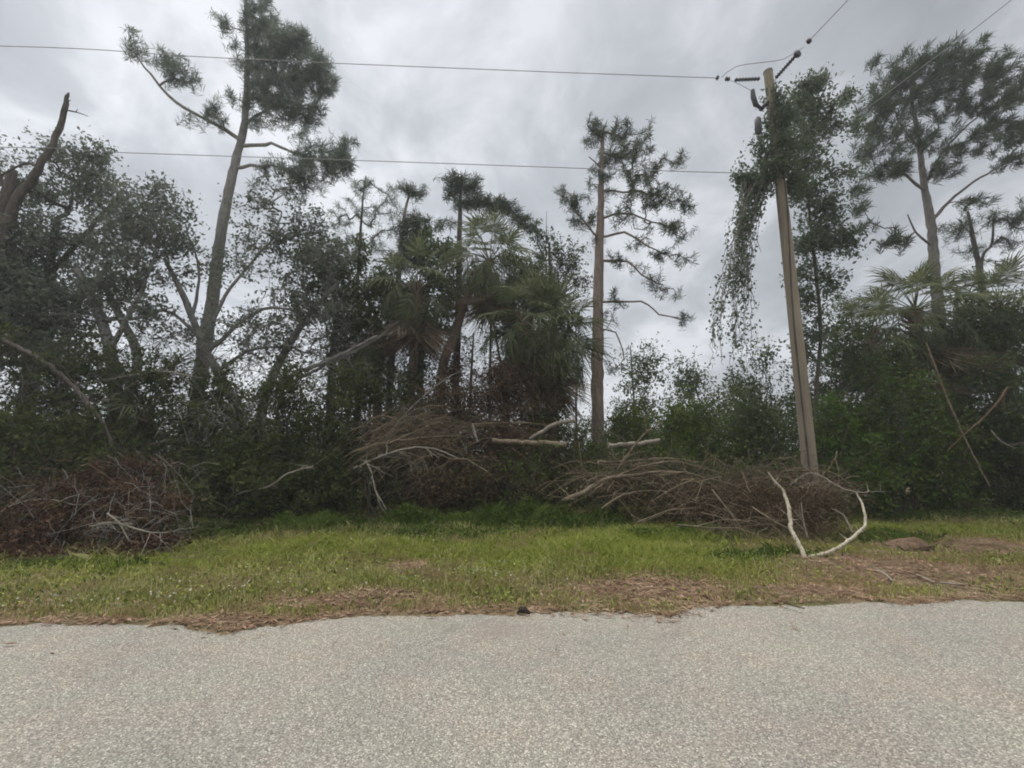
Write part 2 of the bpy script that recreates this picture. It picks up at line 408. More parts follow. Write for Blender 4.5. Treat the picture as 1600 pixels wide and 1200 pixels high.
# ground sheet: fine grid in front, coarse skirt out to the horizon
xs = np.concatenate((np.linspace(-300, -32, 14), np.linspace(-30, 30, 241), np.linspace(32, 300, 14)))
ys = np.concatenate((np.linspace(-120, 0, 12), np.linspace(2, 18, 129), np.linspace(19, 40, 22), np.linspace(60, 400, 14)))
GX, GY = np.meshgrid(xs, ys); GZ = ground_z(GX, GY)
gm = MB(); nx = len(xs)
idx = (np.arange(len(ys) - 1)[:, None] * nx + np.arange(nx - 1)[None]).ravel()
gm.add(np.stack((GX, GY, GZ), -1).reshape(-1, 3), np.stack((idx, idx + 1, idx + nx + 1, idx + nx), -1), smooth=True)
m, t, o = mat_new('verge_soil')
geo = t.nodes.new('ShaderNodeNewGeometry')
n1 = t.nodes.new('ShaderNodeTexNoise'); n1.inputs['Scale'].default_value = .8; n1.inputs['Detail'].default_value = 5; t.links.new(geo.outputs[0], n1.inputs['Vector'])
n2 = t.nodes.new('ShaderNodeTexNoise'); n2.inputs['Scale'].default_value = 45; n2.inputs['Detail'].default_value = 4; t.links.new(geo.outputs[0], n2.inputs['Vector'])
c1 = ramp_node(t, [(.35, (.10, .105, .035)), (.5, (.17, .135, .075)), (.68, (.21, .14, .09))], n1.outputs[0])
mxx = t.nodes.new('ShaderNodeMixRGB'); mxx.blend_type = 'MULTIPLY'; mxx.inputs[0].default_value = 1; t.links.new(c1, mxx.inputs[1])
t.links.new(ramp_node(t, [(.3, (.55, .55, .55)), (.7, (1.5, 1.45, 1.4))], n2.outputs[0]), mxx.inputs[2])
p = t.nodes.new('ShaderNodeBsdfPrincipled'); p.inputs['Roughness'].default_value = .95; t.links.new(mxx.outputs[0], p.inputs['Base Color'])
bu = t.nodes.new('ShaderNodeBump'); bu.inputs['Strength'].default_value = .6; bu.inputs['Distance'].default_value = .02
t.links.new(n2.outputs[0], bu.inputs['Height']); t.links.new(bu.outputs[0], p.inputs['Normal']); t.links.new(p.outputs[0], o.inputs[0])
tag(gm.build('ground', m), 'dark soil of the grassy roadside verge and wood floor', 'ground', kind='structure')

# road sheet with a ragged far edge
rng = np.random.default_rng(5)
rx = np.concatenate((np.linspace(-200, -14, 40), np.linspace(-13.9, 13.9, 900), np.linspace(14, 200, 40)))
rag = np.interp(rx, np.linspace(-200, 200, 3000), rng.normal(size=3000)) * .0
k1 = rng.normal(size=len(rx)) * .012 + np.convolve(rng.normal(size=len(rx)), np.ones(9) / 9, 'same') * .05 + np.convolve(rng.normal(size=len(rx)), np.ones(31) / 31, 'same') * .12
ry = edge_y(rx) + k1
nr = len(rx); rows = [np.full(nr, -3.2), np.full(nr, 1.0), ry - .5, ry - .06, ry]
zs = [.004, .004, .004, .004, -.012]
rv = np.concatenate([np.stack((rx, r_, np.full(nr, z_)), -1) for r_, z_ in zip(rows, zs)])
rf = np.concatenate([np.stack((np.arange(nr - 1) + i * nr, np.arange(1, nr) + i * nr, np.arange(1, nr) + (i + 1) * nr, np.arange(nr - 1) + (i + 1) * nr), -1) for i in range(4)])
rm = MB(); rm.add(rv, rf)
m, t, o = mat_new('worn_chip_seal')
geo = t.nodes.new('ShaderNodeNewGeometry')
def tn(scale, det, rough=.5):
    n = t.nodes.new('ShaderNodeTexNoise'); n.inputs['Scale'].default_value = scale; n.inputs['Detail'].default_value = det
    n.inputs['Roughness'].default_value = rough; t.links.new(geo.outputs[0], n.inputs['Vector']); return n.outputs[0]
vo = t.nodes.new('ShaderNodeTexVoronoi'); vo.inputs['Scale'].default_value = 120; t.links.new(geo.outputs[0], vo.inputs['Vector'])
sepc = t.nodes.new('ShaderNodeSeparateColor'); t.links.new(vo.outputs['Color'], sepc.inputs[0])
vo2 = t.nodes.new('ShaderNodeTexVoronoi'); vo2.inputs['Scale'].default_value = 160; t.links.new(geo.outputs[0], vo2.inputs['Vector'])
stone = ramp_node(t, [(0, (.16, .15, .133)), (.45, (.285, .269, .240)), (.85, (.38, .360, .322)), (1, (.62, .59, .53))], sepc.outputs[0])
tint = ramp_node(t, [(.38, (.965, 1.0, .965)), (.5, (1, 1, 1)), (.62, (1.035, .988, .968))], tn(1.7, 5, .6))
mul = t.nodes.new('ShaderNodeMixRGB'); mul.blend_type = 'MULTIPLY'; mul.inputs[0].default_value = 1; t.links.new(stone, mul.inputs[1]); t.links.new(tint, mul.inputs[2])
gap = ramp_node(t, [(.0, (1.05, 1.05, 1.05)), (.55, (1, 1, 1)), (.9, (.72, .70, .66))], vo.outputs['Distance'])
gmul = t.nodes.new('ShaderNodeMixRGB'); gmul.blend_type = 'MULTIPLY'; gmul.inputs[0].default_value = .8; t.links.new(mul.outputs[0], gmul.inputs[1]); t.links.new(gap, gmul.inputs[2])
blotch = ramp_node(t, [(.35, (.90, .90, .90)), (.6, (1.05, 1.04, 1.02))], tn(.6, 4))
m3 = t.nodes.new('ShaderNodeMixRGB'); m3.blend_type = 'MULTIPLY'; m3.inputs[0].default_value = 1; t.links.new(gmul.outputs[0], m3.inputs[1]); t.links.new(blotch, m3.inputs[2])
# soil stains on the road near its edge (they have their own places)
last = m3.outputs[0]
for (px, py, rad_, col, st) in ((705, 984, .13, (.20, .19, .15), .5), (775, 984, .22, (.24, .19, .17), .45), (830, 990, .25, (.27, .22, .20), .35), (980, 975, .3, (.36, .31, .27), .3)):
    g_ = G(px, py)
    vs = t.nodes.new('ShaderNodeVectorMath'); vs.operation = 'SUBTRACT'; t.links.new(geo.outputs[0], vs.inputs[0]); vs.inputs[1].default_value = tuple(g_)
    vl = t.nodes.new('ShaderNodeVectorMath'); vl.operation = 'LENGTH'; t.links.new(vs.outputs[0], vl.inputs[0])
    ad = t.nodes.new('ShaderNodeMath'); ad.operation = 'MULTIPLY_ADD'; t.links.new(tn(9, 3), ad.inputs[0]); ad.inputs[1].default_value = -rad_ * 2; t.links.new(vl.outputs['Value'], ad.inputs[2])
    mr = t.nodes.new('ShaderNodeMapRange'); mr.inputs[1].default_value = -rad_ * .7; mr.inputs[2].default_value = rad_ * .25; mr.inputs[3].default_value = st; mr.inputs[4].default_value = 0; t.links.new(ad.outputs[0], mr.inputs[0])
    mm = t.nodes.new('ShaderNodeMixRGB'); t.links.new(mr.outputs[0], mm.inputs[0]); t.links.new(last, mm.inputs[1]); mm.inputs[2].default_value = (*col, 1); last = mm.outputs[0]
p = t.nodes.new('ShaderNodeBsdfPrincipled'); p.inputs['Roughness'].default_value = .9; t.links.new(last, p.inputs['Base Color'])
bu = t.nodes.new('ShaderNodeBump'); bu.inputs['Strength'].default_value = .5; bu.inputs['Distance'].default_value = .006; bu.invert = True
t.links.new(vo.outputs['Distance'], bu.inputs['Height']); t.links.new(bu.outputs[0], p.inputs['Normal']); t.links.new(p.outputs[0], o.inputs[0])
tag(rm.build('road', m), 'pale worn chip seal road surface with ragged edge', 'road', kind='structure')

# ------------------------------------------------------------------ grass, litter, weeds (stuff)
def gfield(rng, n, x0, x1, y0, y1):
    x = rng.uniform(x0, x1, n); y = rng.uniform(y0, y1, n)
    return x, y
LIT = [(1010, 925, 1.25, .55), (1440, 895, 1.9, .75), (1410, 855, .9, .35), (1560, 860, 1.6, .9), (600, 935, .7, .25), (520, 945, .9, .2), (640, 890, .45, .5), (150, 975, 1.4, .18), (350, 972, 1.0, .2), (1270, 925, .9, .25)]
LITG = [(G(a, b)[:2], c, d) for a, b, c, d in LIT]
BARE = [(G(1262, 880)[:2], .42), (G(1300, 872)[:2], .38), (G(1412, 862)[:2], .42), (G(1385, 905)[:2], .3), (G(1445, 910)[:2], .3), (G(1490, 920)[:2], .25)]
def clear(x, y):
    k = np.ones(len(x), bool)
    for g, r in BARE: k &= (np.hypot(x - g[0], y - g[1] + .1) > r * (.6 + .6 * np.random.default_rng(len(x)).random(len(x))))
    return k
def litter_w(x, y):
    w = np.exp(-np.clip((y - edge_y(x)), 0, 9) / .16)
    for g, a, b in LITG: w = np.maximum(w, np.exp(-(((x - g[0]) / a) ** 2 + ((y - g[1]) / b) ** 2) ** 1.5))
    return w
def vnoise(x, y, s, seed):
    r = np.random.default_rng(seed); T = r.random((64, 64)); u = x * s; v = y * s
    iu = np.floor(u).astype(int); iv = np.floor(v).astype(int); fu = u - iu; fv = v - iv
    fu = fu * fu * (3 - 2 * fu); fv = fv * fv * (3 - 2 * fv)
    g = lambda a, b: T[a % 64, b % 64]
    return (g(iu, iv) * (1 - fu) + g(iu + 1, iv) * fu) * (1 - fv) + (g(iu, iv + 1) * (1 - fu) + g(iu + 1, iv + 1) * fu) * fv
def blades(mb, rng, x, y, h, w, lean=.45, rnd=None):
    n = len(x); z = ground_z(x, y); b = np.stack((x, y, z - .005), -1)
    a = rng.random(n) * 2 * np.pi; ln = np.stack((np.cos(a), np.sin(a), np.zeros(n)), -1) * (h * lean * rng.random(n) * 1.6)[:, None]
    a2 = rng.random(n) * 2 * np.pi; s = np.stack((np.cos(a2), np.sin(a2), np.zeros(n)), -1) * (w * .5)[:, None]
    up = np.array((0, 0, 1.0)) * h[:, None]
    mid = b + up * .6 + ln * .35; tip = b + up * (1 - .25 * rng.random((n, 1))) + ln
    v = np.stack((b - s, b + s, mid + s * .8, tip, mid - s * .8), 1).reshape(-1, 3)
    mb.add(v, np.arange(5 * n).reshape(-1, 5), rng.random(n) if rnd is None else rnd)
rng = np.random.default_rng(11)
gb = MB()
for (n, y0, y1, hs, ws) in ((210000, 4.2, 8.0, .055, .0105), (130000, 8.0, 15.5, .085, .016)):
    xr = 11 if y1 < 9 else 19
    x, y = gfield(rng, n, -xr, xr, y0, y1)
    w = litter_w(x, y); nz = vnoise(x, y, 1.1, 3); n2 = vnoise(x, y, 3.7, 4)
    keep = (y > edge_y(x) + .02) & clear(x, y) & (rng.random(n) > w * 1.05) & (rng.random(n) < .35 + 1.0 * n2)
    x, y, nz, n2 = x[keep], y[keep], nz[keep], n2[keep]
    far = np.clip((y - 5) / 6, 0, 1)
    h = hs * (.45 + 1.1 * nz * (.5 + n2) + .7 * far) * (.6 + .8 * rng.random(len(x)))
    blades(gb, rng, x, y, h, np.full(len(x), ws) * (.7 + .6 * rng.random(len(x))))
# long straw-tipped stems
x, y = gfield(rng, 9000, -14, 14, 4.8, 13); kk = (y > edge_y(x) + .3) & (litter_w(x, y) < .4) & clear(x, y)
blades(gb, rng, x[kk], y[kk], .12 + .16 * rng.random(kk.sum()), np.full(kk.sum(), .007), .8, .75 + .25 * rng.random(kk.sum()))
tag(gb.build('grass', M['grass']), 'short yellow green grass of the roadside verge', 'grass', kind='stuff')

# low broad weeds through the grass and lush against the brush
wb = MB()
x, y = gfield(rng, 60000, -15, 15, 4.6, 13.5)
w = litter_w(x, y); nz = vnoise(x, y, .9, 9)
kk = (y > edge_y(x) + .15) & (rng.random(len(x)) > w) & (nz > .45) & (rng.random(len(x)) < .25 + (y - 5) * .09)
x, y = x[kk], y[kk]
leaves(wb, rng, np.stack((x, y, ground_z(x, y) + .02 + .07 * rng.random(len(x)) * np.clip((y - 4) / 5, .4, 1.4)), -1), .05, .6, .9)
for (px, Y0, sx, sy, hh, n) in ((650, 9.5, .65, .45, .50, 5200), (810, 9.5, 1.0, .6, .55, 7500), (730, 9.3, 2.2, .4, .30, 5500), (450, 9.1, 1.9, .6, .30, 6000), (900, 9.7, 1.1, .6, .42, 5000), (1050, 8.3, 1.6, .5, .20, 4000), (540, 9.5, 1.0, .4, .3, 2500),
                                (310, 8.6, 1.2, .5, .28, 3500), (1110, 6.9, 1.2, .35, .09, 1500), (1480, 10.4, 3.6, .6, .22, 5500), (1225, 6.9, .8, .3, .13, 1300), (700, 8.5, 2.0, .5, .15, 2400), (150, 6.2, 1.3, .3, .12, 1500), (1370, 8.2, .9, .5, .14, 1500)):
    g = P(px, 700, Y0); q = rng.normal(size=(n, 2)) * .5
    X_ = g[0] + q[:, 0] * sx; Y_ = g[1] + q[:, 1] * sy
    Z_ = .03 + hh * np.exp(-(q ** 2).sum(1) * .9) * rng.random(n) ** .9 * (.25 + 1.2 * vnoise(X_, Y_, 3.5, 31))
    ck = clear(X_, Y_); X_, Y_, Z_ = X_[ck], Y_[ck], Z_[ck]; n = len(X_)
    leaves(wb, rng, np.stack((X_, Y_, Z_), -1), .06, .45, .3)
    blades(wb, rng, X_[:n // 4], Y_[:n // 4], (Z_[:n // 4] * 1.3 + .05), np.full(n // 4, .012), .7)
tgm = MB()
for (px, Y0, sx, sy, hh, n) in ((960, 7.3, 1.3, .75, .17, 6500), (1010, 8.2, 1.2, .6, .2, 3500), (820, 6.6, 1.0, .6, .10, 2500), (420, 7.0, 1.5, .6, .12, 3200), (560, 7.6, 1.6, .6, .13, 3500), (1060, 6.3, 1.2, .5, .10, 2500), (1450, 8.9, 2.2, .6, .14, 3500), (250, 6.3, 1.0, .4, .1, 2200), (700, 7.2, 1.2, .6, .12, 2500)):
    g = P(px, 700, Y0); q = rng.normal(size=(n, 2)) * .55; X_ = g[0] + q[:, 0] * sx; Y_ = g[1] + q[:, 1] * sy; ck = clear(X_, Y_); X_, Y_ = X_[ck], Y_[ck]; n = len(X_)
    blades(tgm, rng, X_, Y_, hh * (.5 + .8 * rng.random(n)), np.full(n, .009), .9)
x, y = gfield(rng, 90000, -14, 15, 4.5, 12); kk = (y > edge_y(x) + .12) & clear(x, y) & (rng.random(len(x)) > litter_w(x, y) * .95) & (rng.random(len(x)) < .15 + .6 * vnoise(x, y, 2.1, 51))
x, y = x[kk], y[kk]; leaves(tgm, rng, np.stack((x, y, ground_z(x, y) + .03 + .05 * rng.random(len(x))), -1), .036, .5, 1.2)
tag(tgm.build('tall_grass', M['tall']), 'longer yellow green grass in soft patches of the verge', 'grass', kind='stuff')
tag(wb.build('weeds', M['weed']), 'lush low green weeds in the verge and against the brush', 'weeds', kind='stuff')

# pine straw and dead leaves lying along the road edge
lb_ = MB()
x, y = gfield(rng, 330000, -12, 13, 3.6, 10.5)
w = litter_w(x, y); dr_ = edge_y(x) - y; kk = np.where(dr_ < 0, rng.random(len(x)) < w * .8 + .02, rng.random(len(x)) < .55 * np.exp(-dr_ / (.03 + .10 * vnoise(x, y, 1.3, 41) ** 3)) + .0015)
x, y = x[kk], y[kk]; n = len(x)
z = np.maximum(ground_z(x, y), .003) + .006 + .022 * rng.random(n)
a = rng.random(n) * np.pi * 2; ln = .02 + .05 * rng.random(n); wd = np.where(rng.random(n) < .75, .004, .012)
d = np.stack((np.cos(a), np.sin(a), (rng.random(n) - .5) * .35), -1) * ln[:, None]; s = np.stack((-np.sin(a), np.cos(a), (rng.random(n) - .5) * .4), -1) * wd[:, None]
c = np.stack((x, y, z), -1)
lb_.add(np.stack((c - d, c + s, c + d, c - s), 1).reshape(-1, 3), np.arange(4 * n).reshape(-1, 4), rng.random(n))
tag(lb_.build('leaf_litter', M['litter']), 'brown pine straw and dead leaves lying along the road edge', 'leaf litter', kind='stuff')
# tiny pale flower heads
fb = MB()
cs = [(795, 820, 1.2, .5, 260), (640, 850, 1.2, .7, 130), (350, 925, 1.6, .5, 110), (40, 955, .8, .3, 60), (740, 905, 1.7, .5, 200), (500, 900, 2, .8, 120), (1150, 890, 2, .5, 70), (250, 950, 1, .2, 60)]
for px, py, sx, sy, n in cs:
    g = G(px, py); q = rng.normal(size=(n, 2)) * .5; X_ = g[0] + q[:, 0] * sx; Y_ = g[1] + q[:, 1] * sy
    leaves(fb, rng, np.stack((X_, Y_, .06 + .08 * rng.random(n)), -1), .019, .9, 1.0)
tag(fb.build('wildflowers', M['flower']), 'tiny pale flower heads sprinkled through the verge grass', 'wildflowers', kind='stuff')

# ------------------------------------------------------------------ utility pole and wires
PY = 9.3
pb = P(1265, 745, PY); ptop = P(1200, 113, PY)
base = np.array((pb[0] + .02, PY, 0.0))
pole = thing('utility_pole', 'tall tan wooden utility pole rising out of the brush, vines round its upper half', 'utility pole', base)
mb = MB(); zt = np.linspace(-.2, ptop[2], 24)[:, None]; f_ = (zt + .2) / (ptop[2] + .2)
pp = np.hstack((base[0] * (1 - f_) + ptop[0] * f_ + .02 * np.sin(f_ * 3), np.full_like(zt, PY), zt))
rr_ = np.linspace(.152, .098, 24); mb.tube(pp, rr_, 20); mb.build('shaft', M['polewood'], pole)
def part_tube(pts, rad, name, mat, parent, sides=10):
    mb = MB(); mb.tube(np.array(pts), np.array(rad), sides); return mb.build(name, mat, parent)
def ribbed(a, b, r0, r1, n=9):
    a = np.array(a); b = np.array(b); k = np.linspace(0, 1, n * 2 + 1)
    return [a * (1 - q) + b * q for q in k], [r0 if i % 2 == 0 else r1 for i in range(len(k))]
W1 = P(1187, 123, PY); W1b = P(1148, 125, PY); W1c = P(1125, 122, PY)
q, r = ribbed(W1b, W1, .022, .05, 8); part_tube(q, r, 'insulator', M['metal'], pole)
q, r = ribbed(P(1140, 124, PY), P(1133, 123, PY), .03, .055, 2); part_tube(q, r, 'wire_clamp', M['metal'], pole)
q, r = ribbed(P(1123, 122, PY), P(1119, 121, PY), .03, .06, 2); part_tube(q, r, 'wire_clamp', M['metal'], pole)
W2 = P(1212, 122, PY); W2b = P(1244, 86, 8.75); W2c = P(1262, 66, 8.45)
q, r = ribbed(W2, W2b, .022, .05, 9); part_tube(q, r, 'insulator', M['metal'], pole)
q, r = ribbed(W2b, P(1248, 82, 8.68), .05, .09, 2); part_tube(q, r, 'wire_clamp', M['metal'], pole)
q, r = ribbed(W2c, P(1266, 62, 8.38), .03, .06, 2); part_tube(q, r, 'wire_clamp', M['metal'], pole)
part_tube([P(1199, 160, PY), P(1190, 170, PY - .1), P(1181, 164, PY - .1), P(1177, 152, PY - .1), P(1176, 141, PY - .1)], [.05, .05, .06, .06, .045], 'bracket', M['metal'], pole)
part_tube([P(1184, 183, PY - .1), P(1184, 187, PY - .1), P(1185, 206, PY - .1), P(1186, 210, PY - .1)], [.03, .075, .075, .03], 'cutout_fuse', M['metal'], pole)
cap = MB(); cap.tube([ptop, ptop + (0, 0, .04), ptop + (0, 0, .07)], [.108, .10, .03], 20); cap.build('pole_cap', M['metal'], pole)
jp = [P(1127, 121, PY), P(1150, 104, PY - .2), P(1195, 97, PY - .4), P(1225, 92, PY - .55), P(1255, 74, 8.55)]
q, r = resample(jp, [.008] * 5, .15); part_tube(q, r, 'jumper_wire', M['wire'], pole, 5)
jp = [P(1140, 125, PY), P(1158, 133, PY - .1), P(1176, 143, PY - .1)]
q, r = resample(jp, [.006] * 3, .15); part_tube(q, r, 'jumper_wire', M['wire'], pole, 5)
def wire(label, pts, r=.0085):
    q, rr = resample(np.array(pts), [r] * len(pts), .6); mb = MB(); mb.tube(q, rr, 6, .5)
    return tag(mb.build('power_line', M['wire'], origin=q[0]), label, 'power line', 'power lines meeting at the utility pole')
A = P(0, 72, PY); wire('upper power line running left from the top of the utility pole', [P(1122, 122, PY), P(850, 112, PY), P(530, 99, PY), P(300, 88, PY), A, A + (-12, 0, .1), A + (-26, 0, 1.0)])
A = P(0, 230, PY); wire('lower power line running left across the trees to the viny part of the pole', [P(1212, 271, PY), P(1145, 270, PY), P(910, 263, PY), P(600, 252, PY), P(180, 238, PY), A, A + (-12, 0, .0), A + (-26, 0, .7)])
A = P(1325, 0, 7.6); d = A - P(1262, 66, 8.45); wire('upper power line running up to the right from the pole top over the road', [P(1262, 66, 8.45), A, A + d * 3, A + d * 14])
A = P(1580, 0, 5.33); wire('lower power line climbing past the right pine crown towards the top right corner', [P(1222, 268, PY), P(1485, 72, 6.04), A, A + (.9, -5.2, .05)], .0055)

# ------------------------------------------------------------------ trees
# tall left pine, leaning, with the long bare limb to the left
plant('pine_tree', 'tallest pine, leaning at the left, one long bare limb reaching left', 'pine tree',
      [[(305, 640, 13, .21), (330, 480, 13, .18), (346, 360, 13, .155), (366, 260, 13, .13), (381, 200, 13, .11), (386, 120, 13, .08), (385, 20, 13, .05), (383, -60, 13, .03)]],
      [(412, 35, 30, 50, 13, 90), (445, 85, 44, 52, 13, 130), (490, 115, 42, 42, 13.2, 100), (430, 150, 48, 44, 13, 120), (480, 172, 34, 22, 13, 45), (400, 185, 14, 16, 12.8, 8), (400, -35, 35, 30, 13, 50), (478, 60, 18, 24, 13.1, 22), (505, 95, 18, 18, 13.1, 18), (405, 110, 26, 60, 13, 50),
       (455, 60, 28, 26, 13.1, 24), (512, 130, 20, 24, 13.1, 18),
       (352, 35, 14, 16, 12.7, 9), (388, 70, 10, 60, 12.8, 14), (212, 55, 8, 16, 12, 5), (222, 74, 10, 8, 12, 4), (203, 72, 8, 14, 12, 4), (258, 93, 22, 12, 12.1, 13), (283, 112, 24, 14, 12.1, 14), (300, 126, 14, 9, 12.2, 6),
       (276, 96, 14, 20, 12.2, 7), (328, 165, 18, 14, 12.4, 9), (345, 175, 14, 20, 12.5, 8), (300, 185, 16, 6, 12.5, 4), (360, 140, 12, 20, 12.8, 5),
       (500, 230, 44, 22, 12.4, 34), (528, 250, 32, 28, 12.3, 46), (485, 265, 52, 20, 12.5, 48), (430, 262, 28, 18, 12.8, 12), (545, 225, 16, 16, 12.4, 10), (470, 300, 30, 20, 12.7, 9), (420, 300, 30, 25, 12.8, 8)],
      'pine', limbs=[[(376, 222, 13, .07), (340, 195, 12.8, .055), (300, 175, 12.5, .05), (262, 148, 12.3, .045), (235, 118, 12.1, .035), (212, 85, 12, .02)],
                     [(381, 228, 13, .06), (425, 226, 12.8, .05), (460, 238, 12.6, .04), (510, 250, 12.4, .025)],
                     [(370, 262, 13, .06), (405, 258, 12.8, .045), (440, 262, 12.7, .03), (490, 285, 12.5, .02)],
                     [(383, 195, 13, .05), (405, 178, 13, .04), (440, 160, 13, .03)]],
      leafmat=M['pine_glare'], barkmat=M['bark_grey'], seed=1, m=46, nlen=.25, nwid=.019, tipr=.007, spread=.8, wind=(.2, 0, .1))
# centre right pine, straight trunk
plant('pine_tree', 'straight tall pine right of centre, limbs swept right of its long clear trunk', 'pine tree',
      [[(934, 650, 14.5, .215), (934, 560, 14.5, .205), (935, 460, 14.5, .18), (937, 370, 14.5, .15), (939, 300, 14.5, .11), (940, 250, 14.5, .085), (943, 200, 14.5, .04)]],
      [(928, 190, 12, 14, 14.5, 9), (918, 215, 10, 14, 14.4, 6), (905, 320, 20, 22, 14.1, 12), (925, 280, 12, 30, 14.6, 8), (960, 230, 26, 30, 14.5, 26), (895, 345, 14, 10, 14, 5), (935, 205, 18, 22, 14.5, 20), (958, 200, 14, 20, 14.5, 9), (976, 195, 14, 16, 14.4, 8), (988, 225, 16, 22, 14.4, 12), (1014, 205, 10, 20, 14.2, 7), (1022, 250, 24, 22, 14.2, 16), (1005, 280, 30, 24, 14.2, 20),
       (1040, 300, 30, 26, 14, 22), (1062, 250, 10, 18, 14, 7), (1078, 320, 14, 14, 13.9, 9), (1000, 320, 34, 16, 14.1, 15), (1050, 350, 26, 12, 14, 12), (1065, 368, 14, 8, 13.9, 6), (880, 300, 12, 14, 13.9, 8), (903, 320, 12, 22, 14, 9), (925, 335, 14, 12, 14.2, 7),
       (958, 398, 16, 16, 14, 9), (1035, 395, 24, 8, 13.8, 8), (1075, 402, 28, 6, 13.6, 7), (1025, 435, 20, 10, 13.8, 7), (1048, 455, 18, 10, 13.8, 7), (1000, 415, 14, 7, 14, 3), (960, 460, 14, 14, 14.1, 6), (1068, 497, 12, 10, 13.5, 5),
       (985, 250, 44, 44, 14.3, 34), (1000, 310, 60, 34, 14.1, 30), (1020, 370, 50, 22, 14, 12), (980, 345, 40, 20, 14.2, 8), (950, 500, 10, 26, 14.2, 5), (925, 375, 10, 10, 14.4, 4), (960, 270, 22, 26, 14.3, 10), (955, 580, 14, 26, 14.2, 4)],
      'pine', limbs=[[(937, 370, 14.5, .05), (975, 365, 14.3, .04), (1000, 378, 14, .03), (1035, 395, 13.8, .02)],
                     [(936, 408, 14.5, .05), (980, 408, 14.2, .04), (1000, 430, 14, .03), (1035, 445, 13.8, .02)],
                     [(935, 472, 14.5, .045), (1000, 472, 14, .032), (1030, 490, 13.7, .025), (1065, 500, 13.5, .018)],
                     [(938, 340, 14.5, .045), (985, 335, 14.2, .035), (1050, 360, 14, .018)], [(938, 300, 14.5, .04), (1000, 300, 14.2, .03), (1045, 312, 14, .016)],
                     [(936, 372, 14.5, .045), (915, 350, 14.2, .03), (890, 320, 14, .02)], [(940, 262, 14.5, .03), (920, 245, 14.2, .02)], [(934, 515, 14.5, .035), (962, 520, 14.2, .025), (975, 560, 14, .018)]],
      leafmat=M['pine'], barkmat=M['bark'], seed=2, m=52, nlen=.22, nwid=.018, tipr=.0085, spread=.95, bare=.12)
# right windblown pine
plant('pine_tree', 'broad flat crowned pine at the right whose needles stream up and right in the wind', 'pine tree',
      [[(1475, 560, 15.5, .20), (1462, 440, 15.5, .17), (1455, 350, 15.5, .145), (1444, 290, 15.5, .115), (1436, 220, 15.5, .085), (1425, 160, 15.5, .06), (1422, 120, 15.5, .03)]],
      [(1375, 165, 30, 34, 15.4, 34), (1350, 235, 24, 20, 15.3, 12), (1420, 115, 55, 28, 15.5, 80), (1490, 95, 55, 22, 15.3, 80), (1550, 110, 50, 26, 15.2, 60), (1600, 130, 40, 34, 15.2, 45), (1400, 165, 45, 30, 15.5, 40), (1470, 150, 50, 30, 15.3, 55), (1540, 170, 50, 34, 15.2, 60),
       (1590, 200, 35, 28, 15.1, 34), (1380, 215, 34, 26, 15.4, 26), (1450, 210, 40, 24, 15.4, 26), (1510, 230, 44, 28, 15.2, 34), (1385, 255, 40, 20, 15.3, 22), (1480, 265, 28, 18, 15.3, 13), (1365, 92, 8, 12, 15.4, 4),
       (1345, 295, 20, 8, 15.2, 6), (1400, 265, 30, 16, 15.2, 15), (1580, 250, 30, 12, 15, 12), (1395, 370, 22, 14, 15, 10), (1420, 375, 14, 10, 15, 5), (1520, 310, 30, 12, 15.1, 9), (1350, 320, 22, 9, 15.1, 6), (1352, 350, 16, 9, 15.1, 4), (1340, 190, 14, 14, 15.3, 5), (1318, 150, 14, 10, 15.2, 5)],
      'pine', limbs=[[(1448, 300, 15.5, .07), (1415, 275, 15.3, .05), (1385, 262, 15.2, .03)], [(1455, 345, 15.5, .07), (1500, 300, 15.3, .05), (1560, 260, 15, .03), (1590, 230, 15, .02)],
                     [(1458, 385, 15.5, .05), (1430, 362, 15.3, .035), (1418, 335, 15.2, .02)], [(1445, 290, 15.5, .06), (1475, 235, 15.4, .04), (1530, 180, 15.2, .025)], [(1438, 235, 15.5, .05), (1405, 190, 15.4, .03), (1390, 150, 15.4, .02)]],
      leafmat=M['pine'], barkmat=M['bark_mid'], seed=3, m=62, nlen=.34, nwid=.021, tipr=.007, wind=(.9, 0, .45), spread=.6)
plant('pine_tree', 'small thin pine at the right edge behind the palms with two forked stems', 'pine tree',
      [[(1545, 520, 17, .12), (1530, 420, 17, .10), (1518, 360, 17, .07), (1512, 330, 17, .04)], [(1535, 440, 17, .06), (1550, 380, 17, .045), (1552, 340, 17, .03)]],
      [(1500, 350, 34, 14, 17, 16), (1540, 340, 30, 16, 17, 15), (1590, 345, 26, 22, 16.8, 24), (1580, 375, 30, 10, 16.9, 12), (1510, 395, 30, 10, 17, 8), (1560, 410, 25, 12, 17, 7), (1480, 370, 16, 8, 17, 5), (1610, 320, 20, 16, 16.8, 10)],
      'pine', leafmat=M['pine'], barkmat=M['bark_dark'], seed=4, m=40, nlen=.3, nwid=.018, tipr=.009)
